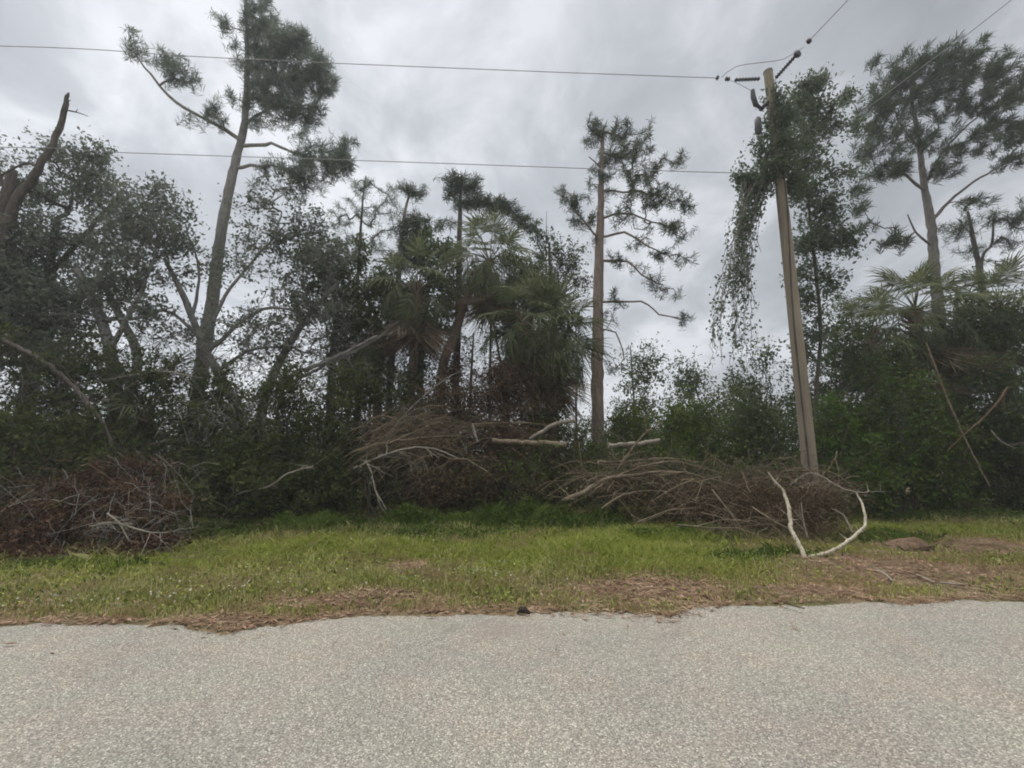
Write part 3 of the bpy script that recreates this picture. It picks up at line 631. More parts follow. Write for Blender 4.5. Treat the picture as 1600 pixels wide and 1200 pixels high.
# middle thin pines
plant('pine_tree', 'sparse feathery pine between the tallest left pine and the palms', 'pine tree',
      [[(560, 640, 16, .09), (556, 520, 16, .08), (561, 400, 16, .06), (568, 300, 16, .03), (572, 275, 16, .02)]],
      [(570, 290, 28, 16, 16, 16), (560, 330, 44, 28, 16, 26), (610, 330, 26, 30, 16.1, 16), (540, 380, 34, 26, 16, 14), (600, 380, 30, 30, 16, 16), (520, 340, 20, 20, 16, 7), (615, 295, 18, 10, 16, 5), (575, 430, 34, 22, 16, 10)],
      'pine', leafmat=M['pine_glare'], barkmat=M['bark_dark'], seed=5, m=44, nlen=.24, nwid=.018, tipr=.009)
plant('vine_clad_pine', 'slim pine left of the palms, small tufted top above a vine wrapped column', 'pine tree',
      [[(606, 660, 14, .12), (612, 560, 14, .11), (622, 450, 14, .09), (628, 360, 14, .06), (640, 300, 14, .035)]],
      [(640, 292, 18, 12, 14, 14), (655, 300, 12, 12, 14, 8), (632, 355, 14, 26, 14, 18), (655, 350, 20, 26, 14, 24), (640, 390, 28, 26, 14, 26), (625, 420, 24, 28, 14, 18)],
      'pine', leafmat=M['pine'], barkmat=M['bark_grey'], seed=6, m=50, nlen=.24, nwid=.016)
plant('pine_tree', 'pine with a dense wind swept top sloping down to the right, above the middle palm', 'pine tree',
      [[(712, 620, 15, .14), (716, 480, 15, .12), (718, 360, 15, .09), (720, 300, 15, .05), (722, 275, 15, .03)]],
      [(710, 280, 16, 14, 15, 12), (738, 290, 24, 20, 15, 26), (762, 312, 24, 15, 15, 22), (705, 300, 12, 10, 15, 5), (785, 318, 18, 12, 15, 12), (735, 318, 22, 8, 15, 9), (812, 345, 16, 14, 15, 9), (832, 350, 12, 12, 15, 6), (690, 350, 20, 16, 15, 6), (760, 345, 30, 10, 15, 6), (802, 325, 14, 10, 15, 7)],
      'pine', leafmat=M['pine'], barkmat=M['bark_dark'], seed=7, m=70, nlen=.27, nwid=.020, wind=(.4, 0, 0))
plant('oak_tree', 'round headed leafy tree between the middle palms and the straight pine', 'oak tree',
      [[(868, 660, 16, .12), (864, 520, 16, .10), (860, 430, 16, .07), (858, 380, 16, .04)]],
      [(855, 385, 34, 24, 16, 26), (890, 400, 26, 26, 16, 18), (865, 430, 40, 26, 16, 26), (835, 360, 16, 20, 16, 8), (900, 440, 18, 20, 16, 10), (850, 470, 34, 20, 16, 14)],
      'leaf', leafmat=M['oak'], barkmat=M['bark_dark'], seed=8, m=40, size=.09, crad=.30, tipr=.008)
plant('dead_sapling', 'needle thin bare sapling tip poking up above the leafy tree by the straight pine', 'sapling',
      [[(853, 470, 16, .02), (853, 390, 16, .014), (854, 330, 16, .008)]], [(853, 365, 3, 12, 16, 3)], 'leaf', leafmat=M['oak'], barkmat=M['bark_dark'], seed=9, m=3, size=.05, crad=.05, rootz=False)

# broken snag at far left and its stub
def snag(name, label, pl, stubs, mat, seed):
    rng = np.random.default_rng(seed); p, r = poly(pl); base = p[0].copy(); base[2] = 0
    root = thing(name, label, 'dead tree', base)
    p = np.vstack((base - (0, 0, .1), p)); r = np.concatenate(([r[0] * 1.2], r)); q, qr = resample(p, r, .2)
    q[1:-1] += rng.normal(size=(len(q) - 2, 3)) * .015
    mb = MB(); mb.tube(q, qr, 10, .5, .25, rng)
    for k in range(5):   # jagged broken top
        e = q[-1] + rng.normal(size=3) * .03; mb.tube([q[-1] - (0, 0, .1), e + (0, 0, .05), e + (0, 0, .05 + .12 * rng.random())], [.03, .022, .006], 4)
    mb.build('trunk', mat, root)
    for s in stubs:
        pp, r_ = poly(s); q, qr = resample(pp, r_, .12); mb = MB(); mb.tube(q, qr, 5, .5, .2, rng); mb.build('branch', mat, root)
    return root
snag('dead_snag', 'broken leaning snag with a jagged top and one twig, far left above the oaks', [(-20, 520, 10.6, .17), (15, 340, 10.6, .125), (60, 265, 10.6, .088), (88, 215, 10.6, .068), (100, 175, 10.6, .062), (104, 152, 10.6, .048)],
     [[(103, 172, 10.6, .022), (122, 176, 10.5, .016), (138, 182, 10.4, .006)], [(118, 175, 10.5, .012), (122, 170, 10.5, .005)], [(105, 160, 10.6, .015), (111, 156, 10.6, .005)], [(60, 262, 10.6, .05), (40, 255, 10.6, .03), (0, 275, 10.5, .02)]], M['bark_dark'], 21)
snag('dead_stump', 'short blunt dead trunk leaning at the left edge beside the snag', [(-12, 520, 10.8, .18), (5, 360, 10.8, .14), (14, 300, 10.8, .12), (20, 268, 10.8, .10)],
     [[(12, 310, 10.8, .05), (-8, 250, 10.8, .04), (-20, 215, 10.8, .02)]], M['bark_dark'], 22)

# left oaks
plant('oak_tree', 'wide glare greyed oak at the far left below the broken snag', 'oak tree',
      [[(40, 640, 11.5, .20), (60, 520, 11.5, .15), (75, 430, 11.5, .11), (90, 340, 11.5, .07)]],
      [(75, 300, 50, 34, 11.7, 36), (130, 260, 44, 30, 11.5, 32), (165, 300, 40, 34, 11.5, 36), (20, 380, 60, 50, 11.3, 60), (90, 380, 60, 50, 11.3, 70), (30, 300, 34, 28, 11.5, 20), (150, 240, 20, 14, 11.6, 9), (95, 235, 22, 12, 11.6, 8),
       (-10, 240, 14, 22, 11.5, 10), (30, 450, 60, 40, 11.2, 50), (100, 460, 50, 34, 11.3, 34), (-50, 350, 50, 80, 11.5, 50)],
      'leaf', limbs=[[(75, 430, 11.5, .08), (130, 370, 11.4, .06), (190, 300, 11.4, .03)], [(60, 520, 11.5, .08), (120, 470, 11.2, .06), (170, 440, 11, .04)], [(70, 460, 11.5, .07), (30, 400, 11.2, .04), (-30, 340, 11, .03)]],
      leafmat=M['oak_glare'], barkmat=M['bark_dark'], seed=31, m=40, size=.095, crad=.31, tipr=.008)
plant('oak_tree', 'arching glare greyed oak between the far left oak and the tallest pine', 'oak tree',
      [[(180, 660, 11, .17), (175, 560, 11, .14), (150, 480, 11, .11), (120, 420, 11, .08)], [(190, 650, 11.2, .14), (215, 560, 11.2, .11), (180, 480, 11.2, .09), (150, 420, 11.2, .06)]],
      [(215, 330, 44, 34, 11.2, 45), (250, 370, 40, 34, 11.2, 42), (180, 380, 50, 40, 11.2, 50), (270, 330, 26, 22, 11.3, 16), (210, 430, 44, 30, 11, 30), (290, 380, 22, 26, 11.2, 12), (160, 450, 50, 34, 11, 40), (120, 510, 50, 34, 10.9, 38),
       (250, 300, 20, 16, 11.3, 9), (60, 520, 50, 40, 10.9, 50), (230, 480, 34, 22, 11, 14)],
      'leaf', limbs=[[(175, 540, 11, .07), (210, 480, 11, .055), (235, 420, 11.1, .04), (250, 360, 11.2, .02)], [(165, 500, 11, .06), (220, 495, 10.9, .04), (270, 480, 10.8, .02)]],
      leafmat=M['oak_glare'], barkmat=M['bark_grey'], seed=32, m=34, size=.095, crad=.30, tipr=.008)
plant('half_bare_oak', 'half bare spreading oak with crooked grey limbs around the foot of the tallest pine', 'oak tree',
      [[(372, 660, 11.8, .14), (345, 590, 11.8, .12), (318, 540, 11.8, .10), (290, 470, 11.8, .08), (258, 405, 11.8, .05)], [(410, 640, 12.2, .13), (440, 560, 12.2, .11), (485, 490, 12.2, .08), (530, 440, 12.2, .05)]],
      [(350, 520, 60, 60, 11.6, 26), (450, 520, 60, 50, 12, 34), (390, 400, 50, 50, 12, 24), (520, 490, 40, 50, 12, 34), (430, 370, 50, 40, 12, 34), (480, 350, 30, 30, 12, 26), (500, 410, 40, 34, 12, 50), (440, 440, 40, 26, 12, 18), (400, 330, 36, 34, 12, 16), (330, 420, 34, 24, 11.8, 10), (270, 430, 34, 24, 11.8, 12), (390, 490, 50, 30, 12, 14), (470, 480, 30, 26, 12, 14),
       (300, 520, 40, 24, 11.6, 10), (410, 540, 40, 24, 12, 9), (240, 500, 34, 30, 11.6, 12), (530, 400, 20, 24, 12, 12), (440, 290, 24, 20, 12.2, 8)],
      'leaf', limbs=[[(325, 550, 11.8, .07), (380, 500, 11.8, .05), (430, 480, 11.9, .04), (500, 495, 12, .025)], [(318, 530, 11.8, .06), (360, 450, 11.8, .04), (420, 380, 11.9, .03), (440, 330, 12, .02)],
                     [(320, 540, 11.8, .06), (270, 490, 11.6, .04), (200, 485, 11.5, .025)], [(340, 580, 11.8, .05), (400, 545, 11.6, .04), (470, 540, 11.5, .02)], [(300, 495, 11.8, .05), (310, 420, 11.8, .03), (290, 350, 11.8, .02)]],
      leafmat=M['oak_glare'], barkmat=M['bark_grey'], seed=33, m=34, size=.09, crad=.28, tipr=.0085, bare=.1)
plant('oak_tree', 'dark leafy tree filling the gap between the half bare oak and the left palm', 'oak tree',
      [[(515, 660, 12.8, .13), (520, 560, 12.8, .10), (525, 470, 12.8, .07), (500, 410, 12.8, .04)]],
      [(500, 400, 34, 30, 12.8, 30), (530, 450, 34, 34, 12.8, 36), (560, 500, 34, 34, 12.8, 34), (480, 470, 24, 24, 12.8, 12), (590, 450, 30, 36, 13, 28), (560, 400, 20, 30, 13, 12)],
      'leaf', leafmat=M['dark'], barkmat=M['bark_dark'], seed=34, m=60, size=.10, crad=.30)
plant('oak_tree', 'low glare greyed tree at the left edge, its crown under the blunt stump', 'oak tree',
      [[(-60, 640, 10.6, .16), (-40, 540, 10.6, .13), (-20, 450, 10.6, .08)]],
      [(0, 430, 50, 50, 10.6, 50), (-20, 500, 70, 50, 10.6, 60), (60, 480, 40, 36, 10.6, 34), (-40, 380, 40, 40, 10.6, 26), (70, 560, 60, 30, 10.6, 40)],
      'leaf', leafmat=M['oak_glare'], barkmat=M['bark_dark'], seed=35, m=60, size=.10, crad=.32)
plant('oak_tree', 'dark leafy tree filling the space behind the dry fronded palm', 'oak tree',
      [[(655, 640, 14.4, .12), (660, 540, 14.4, .10), (668, 460, 14.4, .07), (672, 410, 14.4, .04)]],
      [(670, 400, 34, 36, 14.4, 44), (690, 460, 36, 40, 14.4, 50), (640, 470, 34, 36, 14.4, 40), (700, 400, 20, 24, 14.4, 16), (610, 520, 40, 34, 14.4, 40), (680, 520, 34, 26, 14.4, 22), (650, 360, 20, 20, 14.4, 10)],
      'leaf', leafmat=M['oak'], barkmat=M['bark_dark'], seed=36, m=60, size=.10, crad=.30)
plant('oak_tree', 'dark leafy tree directly behind the drooping palm', 'oak tree',
      [[(835, 640, 14.6, .12), (832, 540, 14.6, .10), (828, 450, 14.6, .06)]],
      [(825, 430, 34, 30, 14.6, 40), (855, 470, 34, 34, 14.6, 44), (800, 480, 26, 30, 14.6, 26), (870, 520, 26, 36, 14.6, 36), (825, 540, 24, 26, 14.6, 18), (800, 400, 20, 20, 14.6, 10)],
      'leaf', leafmat=M['oak'], barkmat=M['bark_dark'], seed=37, m=60, size=.10, crad=.30)
# bare leaning trunks in the middle left
def stick_obj(name, label, cat, pl, mat, seed=0, group=None, twigs=0, ground=False, sides=7, cut=False, tl=.5):
    rng = np.random.default_rng(seed + 100); p, r = poly(pl) if len(pl[0]) == 4 else (np.array([x[:3] for x in pl]), np.array([x[3] for x in pl]))
    q, qr = resample(p, r, .10); q[1:-1] += rng.normal(size=(len(q) - 2, 3)) * qr[1:-1, None] * .22
    mb = MB(); mb.tube(q, qr, sides, .5, .22, rng)
    for k in range(twigs):
        i = rng.integers(1, len(q) - 1); d = unit(unit(q[min(i + 1, len(q) - 1)] - q[i - 1]) * .8 + rng.normal(size=3) * .6)
        Lk = tl * (.3 + rng.random()); e = [q[i] + d * Lk * s_ + np.array((0, 0, -.1 * s_ * s_ * Lk)) + rng.normal(size=3) * .02 * s_ for s_ in (0, .33, .66, 1)]
        rk = min(qr[i] * .5, .012); mb.tube(e, [rk, rk * .8, rk * .6, rk * .3], 4)
        for _ in range(2):
            j = rng.integers(1, 3); d2 = unit(d + rng.normal(size=3) * .6); mb.tube([e[j], e[j] + d2 * Lk * .3, e[j] + d2 * Lk * .55 + (0, 0, -.03)], [rk * .55, rk * .4, rk * .25], 3)
    return tag(mb.build(name, mat, origin=q[0]), label, cat, group)
stick_obj('fallen_tree', 'grey trunk leaning right against the trees, left of the slim vine clad pine', 'fallen tree', [(395, 625, 11.5, .075), (450, 590, 11.6, .07), (520, 560, 11.8, .06), (590, 525, 12, .04)], M['bark_grey'], 1, twigs=10)
stick_obj('fallen_tree', 'second thinner grey trunk leaning just above the first in the centre left', 'fallen tree', [(430, 610, 12, .05), (500, 575, 12.1, .045), (580, 535, 12.2, .035), (625, 500, 12.3, .02)], M['bark_grey'], 2, twigs=8)
stick_obj('fallen_limb', 'long grey limb arching through the dark brush at the far left', 'fallen limb', [(-20, 520, 9.5, .05), (60, 560, 9.5, .05), (110, 600, 9.4, .045), (160, 660, 9.3, .04), (180, 720, 9.2, .03)], M['bark_dark'], 3, twigs=14)
stick_obj('fallen_limb', 'pale limb lying level across the shrubs below the tallest pine', 'fallen limb', [(120, 600, 10, .03), (180, 592, 10, .028), (245, 580, 10, .025), (300, 588, 10, .015)], M['stick_pale'], 4, twigs=8)
stick_obj('fallen_limb', 'short pale limb angled up through the shrubs at the left', 'fallen limb', [(160, 630, 10, .03), (190, 612, 10, .028), (225, 590, 10, .02), (250, 575, 10, .01)], M['stick_pale'], 5, twigs=6)
stick_obj('fallen_limb', 'dark limb sloping down through the far left shrubs towards the middle', 'fallen limb', [(20, 540, 10.2, .04), (90, 585, 10.2, .04), (160, 625, 10, .035), (230, 660, 9.9, .02)], M['bark_dark'], 6, twigs=12)
stick_obj('broken_branch', 'pale crooked branch lying on the dark green shrub at the left', 'branch', [(350, 778, 9.2, .022), (385, 768, 9.2, .022), (420, 760, 9.2, .02), (450, 740, 9.2, .018), (490, 728, 9.3, .01)], M['stick_pale'], 7, twigs=5)
for i, (x0, y0, x1, y1, Y, r) in enumerate(((545, 640, 548, 540, 17, .06), (534, 640, 533, 560, 18, .05), (578, 640, 580, 480, 17.5, .06), (765, 620, 768, 440, 17, .06), (790, 610, 770, 500, 15, .05), (735, 610, 740, 520, 18, .06), (900, 640, 903, 560, 22, .06), (655, 620, 652, 500, 18, .06), (990, 620, 985, 540, 24, .05))):
    places = ['just left of the slim vine clad pine', 'leftmost of the slender trunks by the fallen trunks', 'behind the leaning grey trunks', 'behind the middle palm', 'slanting under the drooping palm', 'in the gap between leaning palm trunk and drooping palm', 'small and far in the gap left of the straight pine', 'behind the left palm', 'far off to the right of the straight pine']
    plant('thin_tree', 'slender dark trunk ' + places[i], 'tree', [[(x0, y0, Y, r), ((x0 + x1) / 2, (y0 + y1) / 2, Y, r * .85), (x1, y1, Y, r * .5)]],
          [(x1, y1 + 10, 26, 22, Y, 9), (x1 + 5, y1 + 50, 22, 24, Y, 5)], 'leaf', leafmat=M['oak'], barkmat=M['bark_dark'], seed=40 + i, m=26, size=.09, crad=.28)

# ------------------------------------------------------------------ palms
def frond_mesh(seed, droop, dead=False, pet=1.15, fan=.95, nseg=30):
    rng = np.random.default_rng(seed); mb = MB()
    k = np.linspace(0, 1, 7); bend = droop * .55
    ang = -bend * k ** 1.5
    x = np.concatenate(([0], np.cumsum(np.cos((ang[1:] + ang[:-1]) / 2) * pet / 6))); z = np.concatenate(([0], np.cumsum(np.sin((ang[1:] + ang[:-1]) / 2) * pet / 6)))
    pts = np.stack((x, np.zeros(7), z), -1); mb.tube(pts, np.linspace(.022, .012, 7), 5, .6)
    o = pts[-1]; a0 = ang[-1]
    fx = np.array((math.cos(a0), 0, math.sin(a0))); up = np.array((-math.sin(a0), 0, math.cos(a0))); sy = np.array((0, 1.0, 0))
    # costa: continues the petiole, curving down
    for i in range(nseg):
        u = (i + .5) / nseg * 2 - 1; th = u * (1.9 if not dead else 1.1)
        start = o + fx * .35 * (1 - abs(u)) ** 1.3 - up * .12 * (1 - abs(u)) * droop
        d = unit(fx * math.cos(th) + sy * math.sin(th) + up * .28 * abs(math.sin(th)))
        Ls = fan * (.62 + .5 * rng.random()) * (1 - .22 * abs(u)); w = .040 * (1 + .3 * rng.random())
        side = unit(np.cross(up, d)); nrm = np.cross(d, side)
        dr = np.array((0, 0, -1.0)) * Ls * (.32 + .52 * droop + .25 * rng.random() * droop)
        if dead: dr = dr * 1.7
        tws = rng.normal() * .26 * (1 + dead)
        cs = [start, start + d * Ls * .45 + dr * .10, start + d * Ls * .78 + dr * .48 + side * tws * .3, start + d * Ls * .97 + dr * 1.0 + side * tws * .6]
        ws = [.006, w, w * .6, .003]
        v = []
        for c, ww in zip(cs, ws): v += [c - side * ww * .5, c + nrm * ww * .35, c + side * ww * .5]
        f = []
        for s_ in range(3):
            b = s_ * 3; f += [(b, b + 1, b + 4, b + 3), (b + 1, b + 2, b + 5, b + 4)]
        mb.add(v, f, np.full(6, rng.random()))
    return mb
FR = {}
for nm, seed, dr, dead, mk in (('a', 1, .3, False, 'palm'), ('b', 2, .65, False, 'palm'), ('c', 3, 1.0, False, 'palm'), ('d', 4, 1.3, True, 'palm_dead'), ('e', 5, 1.5, True, 'palm_dead')):
    ob = frond_mesh(seed, dr, dead).build('frond_' + nm, M[mk]); FR[nm] = ob.data; bpy.data.objects.remove(ob)
    FR[nm].name = 'palm_frond_mesh'
def palm(label, pl, seed, ngreen=26, ndead=8, scale=1.0, lo=-50, hi=80, skirt=1.0, tilt=(0, 0)):
    rng = np.random.default_rng(seed); p, r = poly(pl); base = p[0].copy(); base[2] = 0
    root = thing('cabbage_palm', label, 'palm tree', base, None)
    p = np.vstack((base - (0, 0, .1), p)); r = np.concatenate(([r[0] * 1.15], r)); q, qr = resample(p, r, .12)
    qr = qr * (1 + .06 * np.sin(np.arange(len(qr)) * 2.2))
    mb = MB(); mb.tube(q, qr, 12, .5, .10, rng)
    # old leaf boots under the crown
    for k in range(26):
        i = len(q) - 1 - rng.integers(0, min(9, len(q) - 2)); a = rng.random() * 6.28
        d = np.array((math.cos(a), math.sin(a), .9)); s0 = q[i] + np.array((math.cos(a), math.sin(a), 0)) * qr[i] * .7
        mb.tube([s0, s0 + d * .12, s0 + d * .24], [.04, .03, .015], 4)
    mb.build('trunk', M['bark_palm'], root)
    top = q[-1]
    for k in range(ngreen + ndead):
        dead = k >= ngreen
        if not dead:
            el = math.radians(hi - (hi - lo) * ((k + .5) / ngreen) ** .8); nm = 'a' if el > .7 else ('b' if el > -.05 else 'c')
        else: el = math.radians(rng.uniform(-82, -50)); nm = 'd' if rng.random() < .5 else 'e'
        az = k * 2.39996 + rng.normal() * .25
        o = bpy.data.objects.new('frond' if not dead else 'dead_frond', FR[nm]); COL.objects.link(o); o.parent = root
        if dead: o['label'] = 'dry brown frond hanging against the palm trunk'
        Rm = Matrix.Rotation(az, 4, 'Z') @ Matrix.Rotation(-el, 4, 'Y') @ Matrix.Rotation(rng.normal() * .35, 4, 'X')
        Rm = Matrix.Rotation(tilt[0], 4, 'Y') @ Rm
        s_ = scale * rng.uniform(.85, 1.1); off = Vector(top - base) + Vector((0, 0, -.02 * k / ngreen - (.25 if dead else 0)))
        o.matrix_local = Matrix.Translation(off) @ Rm @ Matrix.Scale(s_, 4)
    return root
palm('tall palm in the middle with a full rounded crown and a leaning bare trunk', [(690, 590, 13.2, .15), (708, 530, 13.2, .14), (728, 470, 13.2, .13), (752, 425, 13.2, .13), (765, 408, 13.2, .14)], 51, 46, 14, .80, lo=-70)
palm('low palm left of the straight pine with a long drooping skirt of fronds', [(862, 640, 12.6, .15), (860, 560, 12.6, .15), (858, 520, 12.6, .15)], 52, 54, 16, .86, lo=-80)
palm('palm just left of the drooping palm with its crown tipped forward', [(790, 620, 12.2, .14), (805, 560, 12.2, .14), (822, 500, 12.2, .14)], 53, 36, 12, .72, lo=-70)
palm('palm with many dry brown hanging fronds left of the middle palm', [(640, 640, 13, .14), (648, 540, 13, .14), (652, 445, 13, .14)], 54, 30, 26, .76, lo=-70)
palm('shaggy dark palm furthest left behind the leaning grey trunks', [(590, 640, 13.6, .14), (585, 560, 13.6, .14), (580, 505, 13.6, .14)], 55, 36, 18, .76, lo=-70)
palm('palm raising spiky fronds in front of the windblown pine trunk', [(1432, 640, 12.2, .15), (1432, 560, 12.2, .15), (1430, 485, 12.2, .15)], 56, 34, 10, .80, lo=-50, hi=88)
palm('low palm to the right of the utility pole, left of the spiky palm', [(1362, 660, 12, .14), (1362, 590, 12, .14), (1362, 520, 12, .14)], 57, 26, 8, .7, lo=-55)
palm('palm fanning out at the right edge under the small thin pine', [(1575, 640, 12.3, .14), (1568, 560, 12.3, .14), (1560, 478, 12.3, .14)], 58, 28, 6, .75, lo=-40, hi=88)
palm('smaller palm deep in the thicket between spiky palm and edge palm', [(1500, 660, 13.5, .14), (1500, 590, 13.5, .14), (1498, 530, 13.5, .14)], 59, 22, 6, .75)
palm('young stemless palm low in the shrubs under the tallest pine', [(230, 700, 10.8, .12), (231, 640, 10.8, .12)], 60, 20, 4, .75, lo=-30)

# ------------------------------------------------------------------ vines on the pole, tree behind it
plant('climbing_vine', 'dense leafy vine wrapped round the upper utility pole and hanging down its left side', 'vine',
      [[(1266, 745, PY - .2, .02), (1240, 500, PY - .2, .018), (1228, 300, PY - .18, .016), (1205, 160, PY - .15, .012)]],
      [(1208, 165, 16, 28, PY, 20, .25), (1214, 205, 22, 30, PY, 34, .3), (1220, 240, 28, 28, PY, 42, .35), (1212, 266, 36, 22, PY, 44, .35), (1250, 225, 20, 32, PY, 16, .3), (1180, 285, 24, 18, PY, 34, .25), (1188, 240, 14, 24, PY, 10, .2), (1165, 275, 16, 12, PY, 12, .2),
       (1242, 285, 20, 22, PY, 24, .3), (1225, 180, 16, 24, PY, 24, .25)],
      'leaf', leafmat=M['vine_grey'], barkmat=M['bark_dark'], seed=71, m=34, size=.07, crad=.15, tipr=.004)
rng = np.random.default_rng(72)
hv = thing('hanging_vine', 'loose curtain of vine strands with small leaves hanging left of the utility pole', 'vine', P(1185, 285, PY))
st = MB(); lf_ = MB(); cs = []
for k in range(46):
    x0 = rng.uniform(1158, 1202); yb = rng.uniform(380, 585); x1 = 1195 - (yb - 290) * rng.uniform(.10, .34) + rng.normal() * 9
    x1 = min(max(x1, 1118), 1200)
    Yk = PY + rng.uniform(-.25, .3)
    pl = [(x0, 280 + rng.uniform(-8, 20), Yk, .005), ((x0 * .55 + x1 * .45) - 8, 300 + (yb - 300) * .35, Yk, .0045), (x1 + rng.normal() * 4, 300 + (yb - 300) * .7, Yk, .004), (x1 + rng.normal() * 5, yb, Yk, .003)]
    p_, r_ = poly(pl); q, qr = resample(p_, r_, .12); q[1:] += rng.normal(size=(len(q) - 1, 3)) * .02; st.tube(q, qr * 1.7, 4)
    m_ = int(len(q) * 3.1); t_ = rng.random(m_) * (len(q) - 1); i_ = t_.astype(int); fr = (t_ - i_)[:, None]
    dens = rng.random(m_) < (.35 + .65 * (vnoise(q[i_, 0], q[i_, 2], 2.2, 5) > .42))
    c_ = q[i_] * (1 - fr) + q[np.minimum(i_ + 1, len(q) - 1)] * fr + rng.normal(size=(m_, 3)) * .06
    cs.append(c_[dens])
cs = np.vstack(cs); leaves(lf_, rng, cs, .07, .62, -.1, np.array((0, 0, -.6)))
st.build('stem', M['bark_grey'], hv); lf_.build('foliage', M['vine_grey'], hv)
plant('vine_clad_tree', 'slim leafy tree behind the utility pole, its drooping crown just right of the pole top', 'tree',
      [[(1275, 640, 11, .05), (1282, 520, 11, .045), (1272, 400, 11, .04), (1262, 300, 11, .035), (1256, 200, 11, .025), (1255, 150, 11, .015)]],
      [(1258, 148, 20, 22, 11, 34), (1285, 128, 8, 12, 11, 10), (1268, 135, 12, 12, 11, 12), (1245, 175, 18, 20, 11, 26), (1280, 180, 24, 24, 11, 34), (1262, 215, 30, 24, 11, 36), (1300, 205, 16, 18, 11, 12), (1258, 255, 26, 22, 11, 36), (1255, 290, 26, 30, 11, 40), (1288, 330, 32, 30, 11, 50), (1300, 370, 32, 26, 11, 46), (1262, 380, 22, 28, 11, 34),
       (1270, 425, 30, 26, 11, 26), (1322, 385, 18, 18, 11, 12), (1308, 265, 22, 22, 11, 14), (1268, 470, 24, 30, 11, 26), (1320, 150, 10, 12, 11, 6), (1268, 530, 26, 34, 11, 34), (1300, 440, 26, 26, 11, 16), (1335, 200, 12, 14, 11, 6), (1338, 265, 12, 14, 11, 5)],
      'leaf', leafmat=M['vine_grey'], barkmat=M['bark_dark'], seed=73, m=28, size=.085, crad=.20, tipr=.006)

# ------------------------------------------------------------------ shrubs and thickets
def shrub(name, label, px, top, Y, rx, n, mat, seed, base_py=None, m=46, size=.07, cat='shrub', crad=.30, extra=(), stems=3, group=None, kind='leaf', bk='bark_dark', depthk=.8):
    zt = P(px, top, Y)[2]; b = (CZ * 0 + 0)
    # pixel row of the ground at depth Y
    lo, hi = 600, 1200
    for _ in range(30):
        mid = (lo + hi) / 2
        if P(px, mid, Y)[2] > 0: lo = mid
        else: hi = mid
    by = lo; cy = (top + by) / 2; ry = (by - top) / 2
    s = S(cy, Y); r_ = np.random.default_rng(seed)
    tr = [[(px + r_.uniform(-.3, .3) * rx, by - 2, Y, .035), (px + r_.uniform(-.4, .4) * rx, cy, Y, .022), (px + r_.uniform(-.5, .5) * rx, top + ry * .5, Y, .012)] for _ in range(stems)]
    bl = [(px, cy + ry * .15, rx, ry * .85, Y, int(n * .75)), (px + r_.uniform(-.4, .4) * rx, top + ry * .35, rx * .5, ry * .35, Y, int(n * .25))] + list(extra)
    return plant(name, label, cat, tr, bl, kind, leafmat=M[mat], barkmat=M[bk], seed=seed, m=m, size=size, crad=crad, tipr=.006, group=group, depthk=depthk)
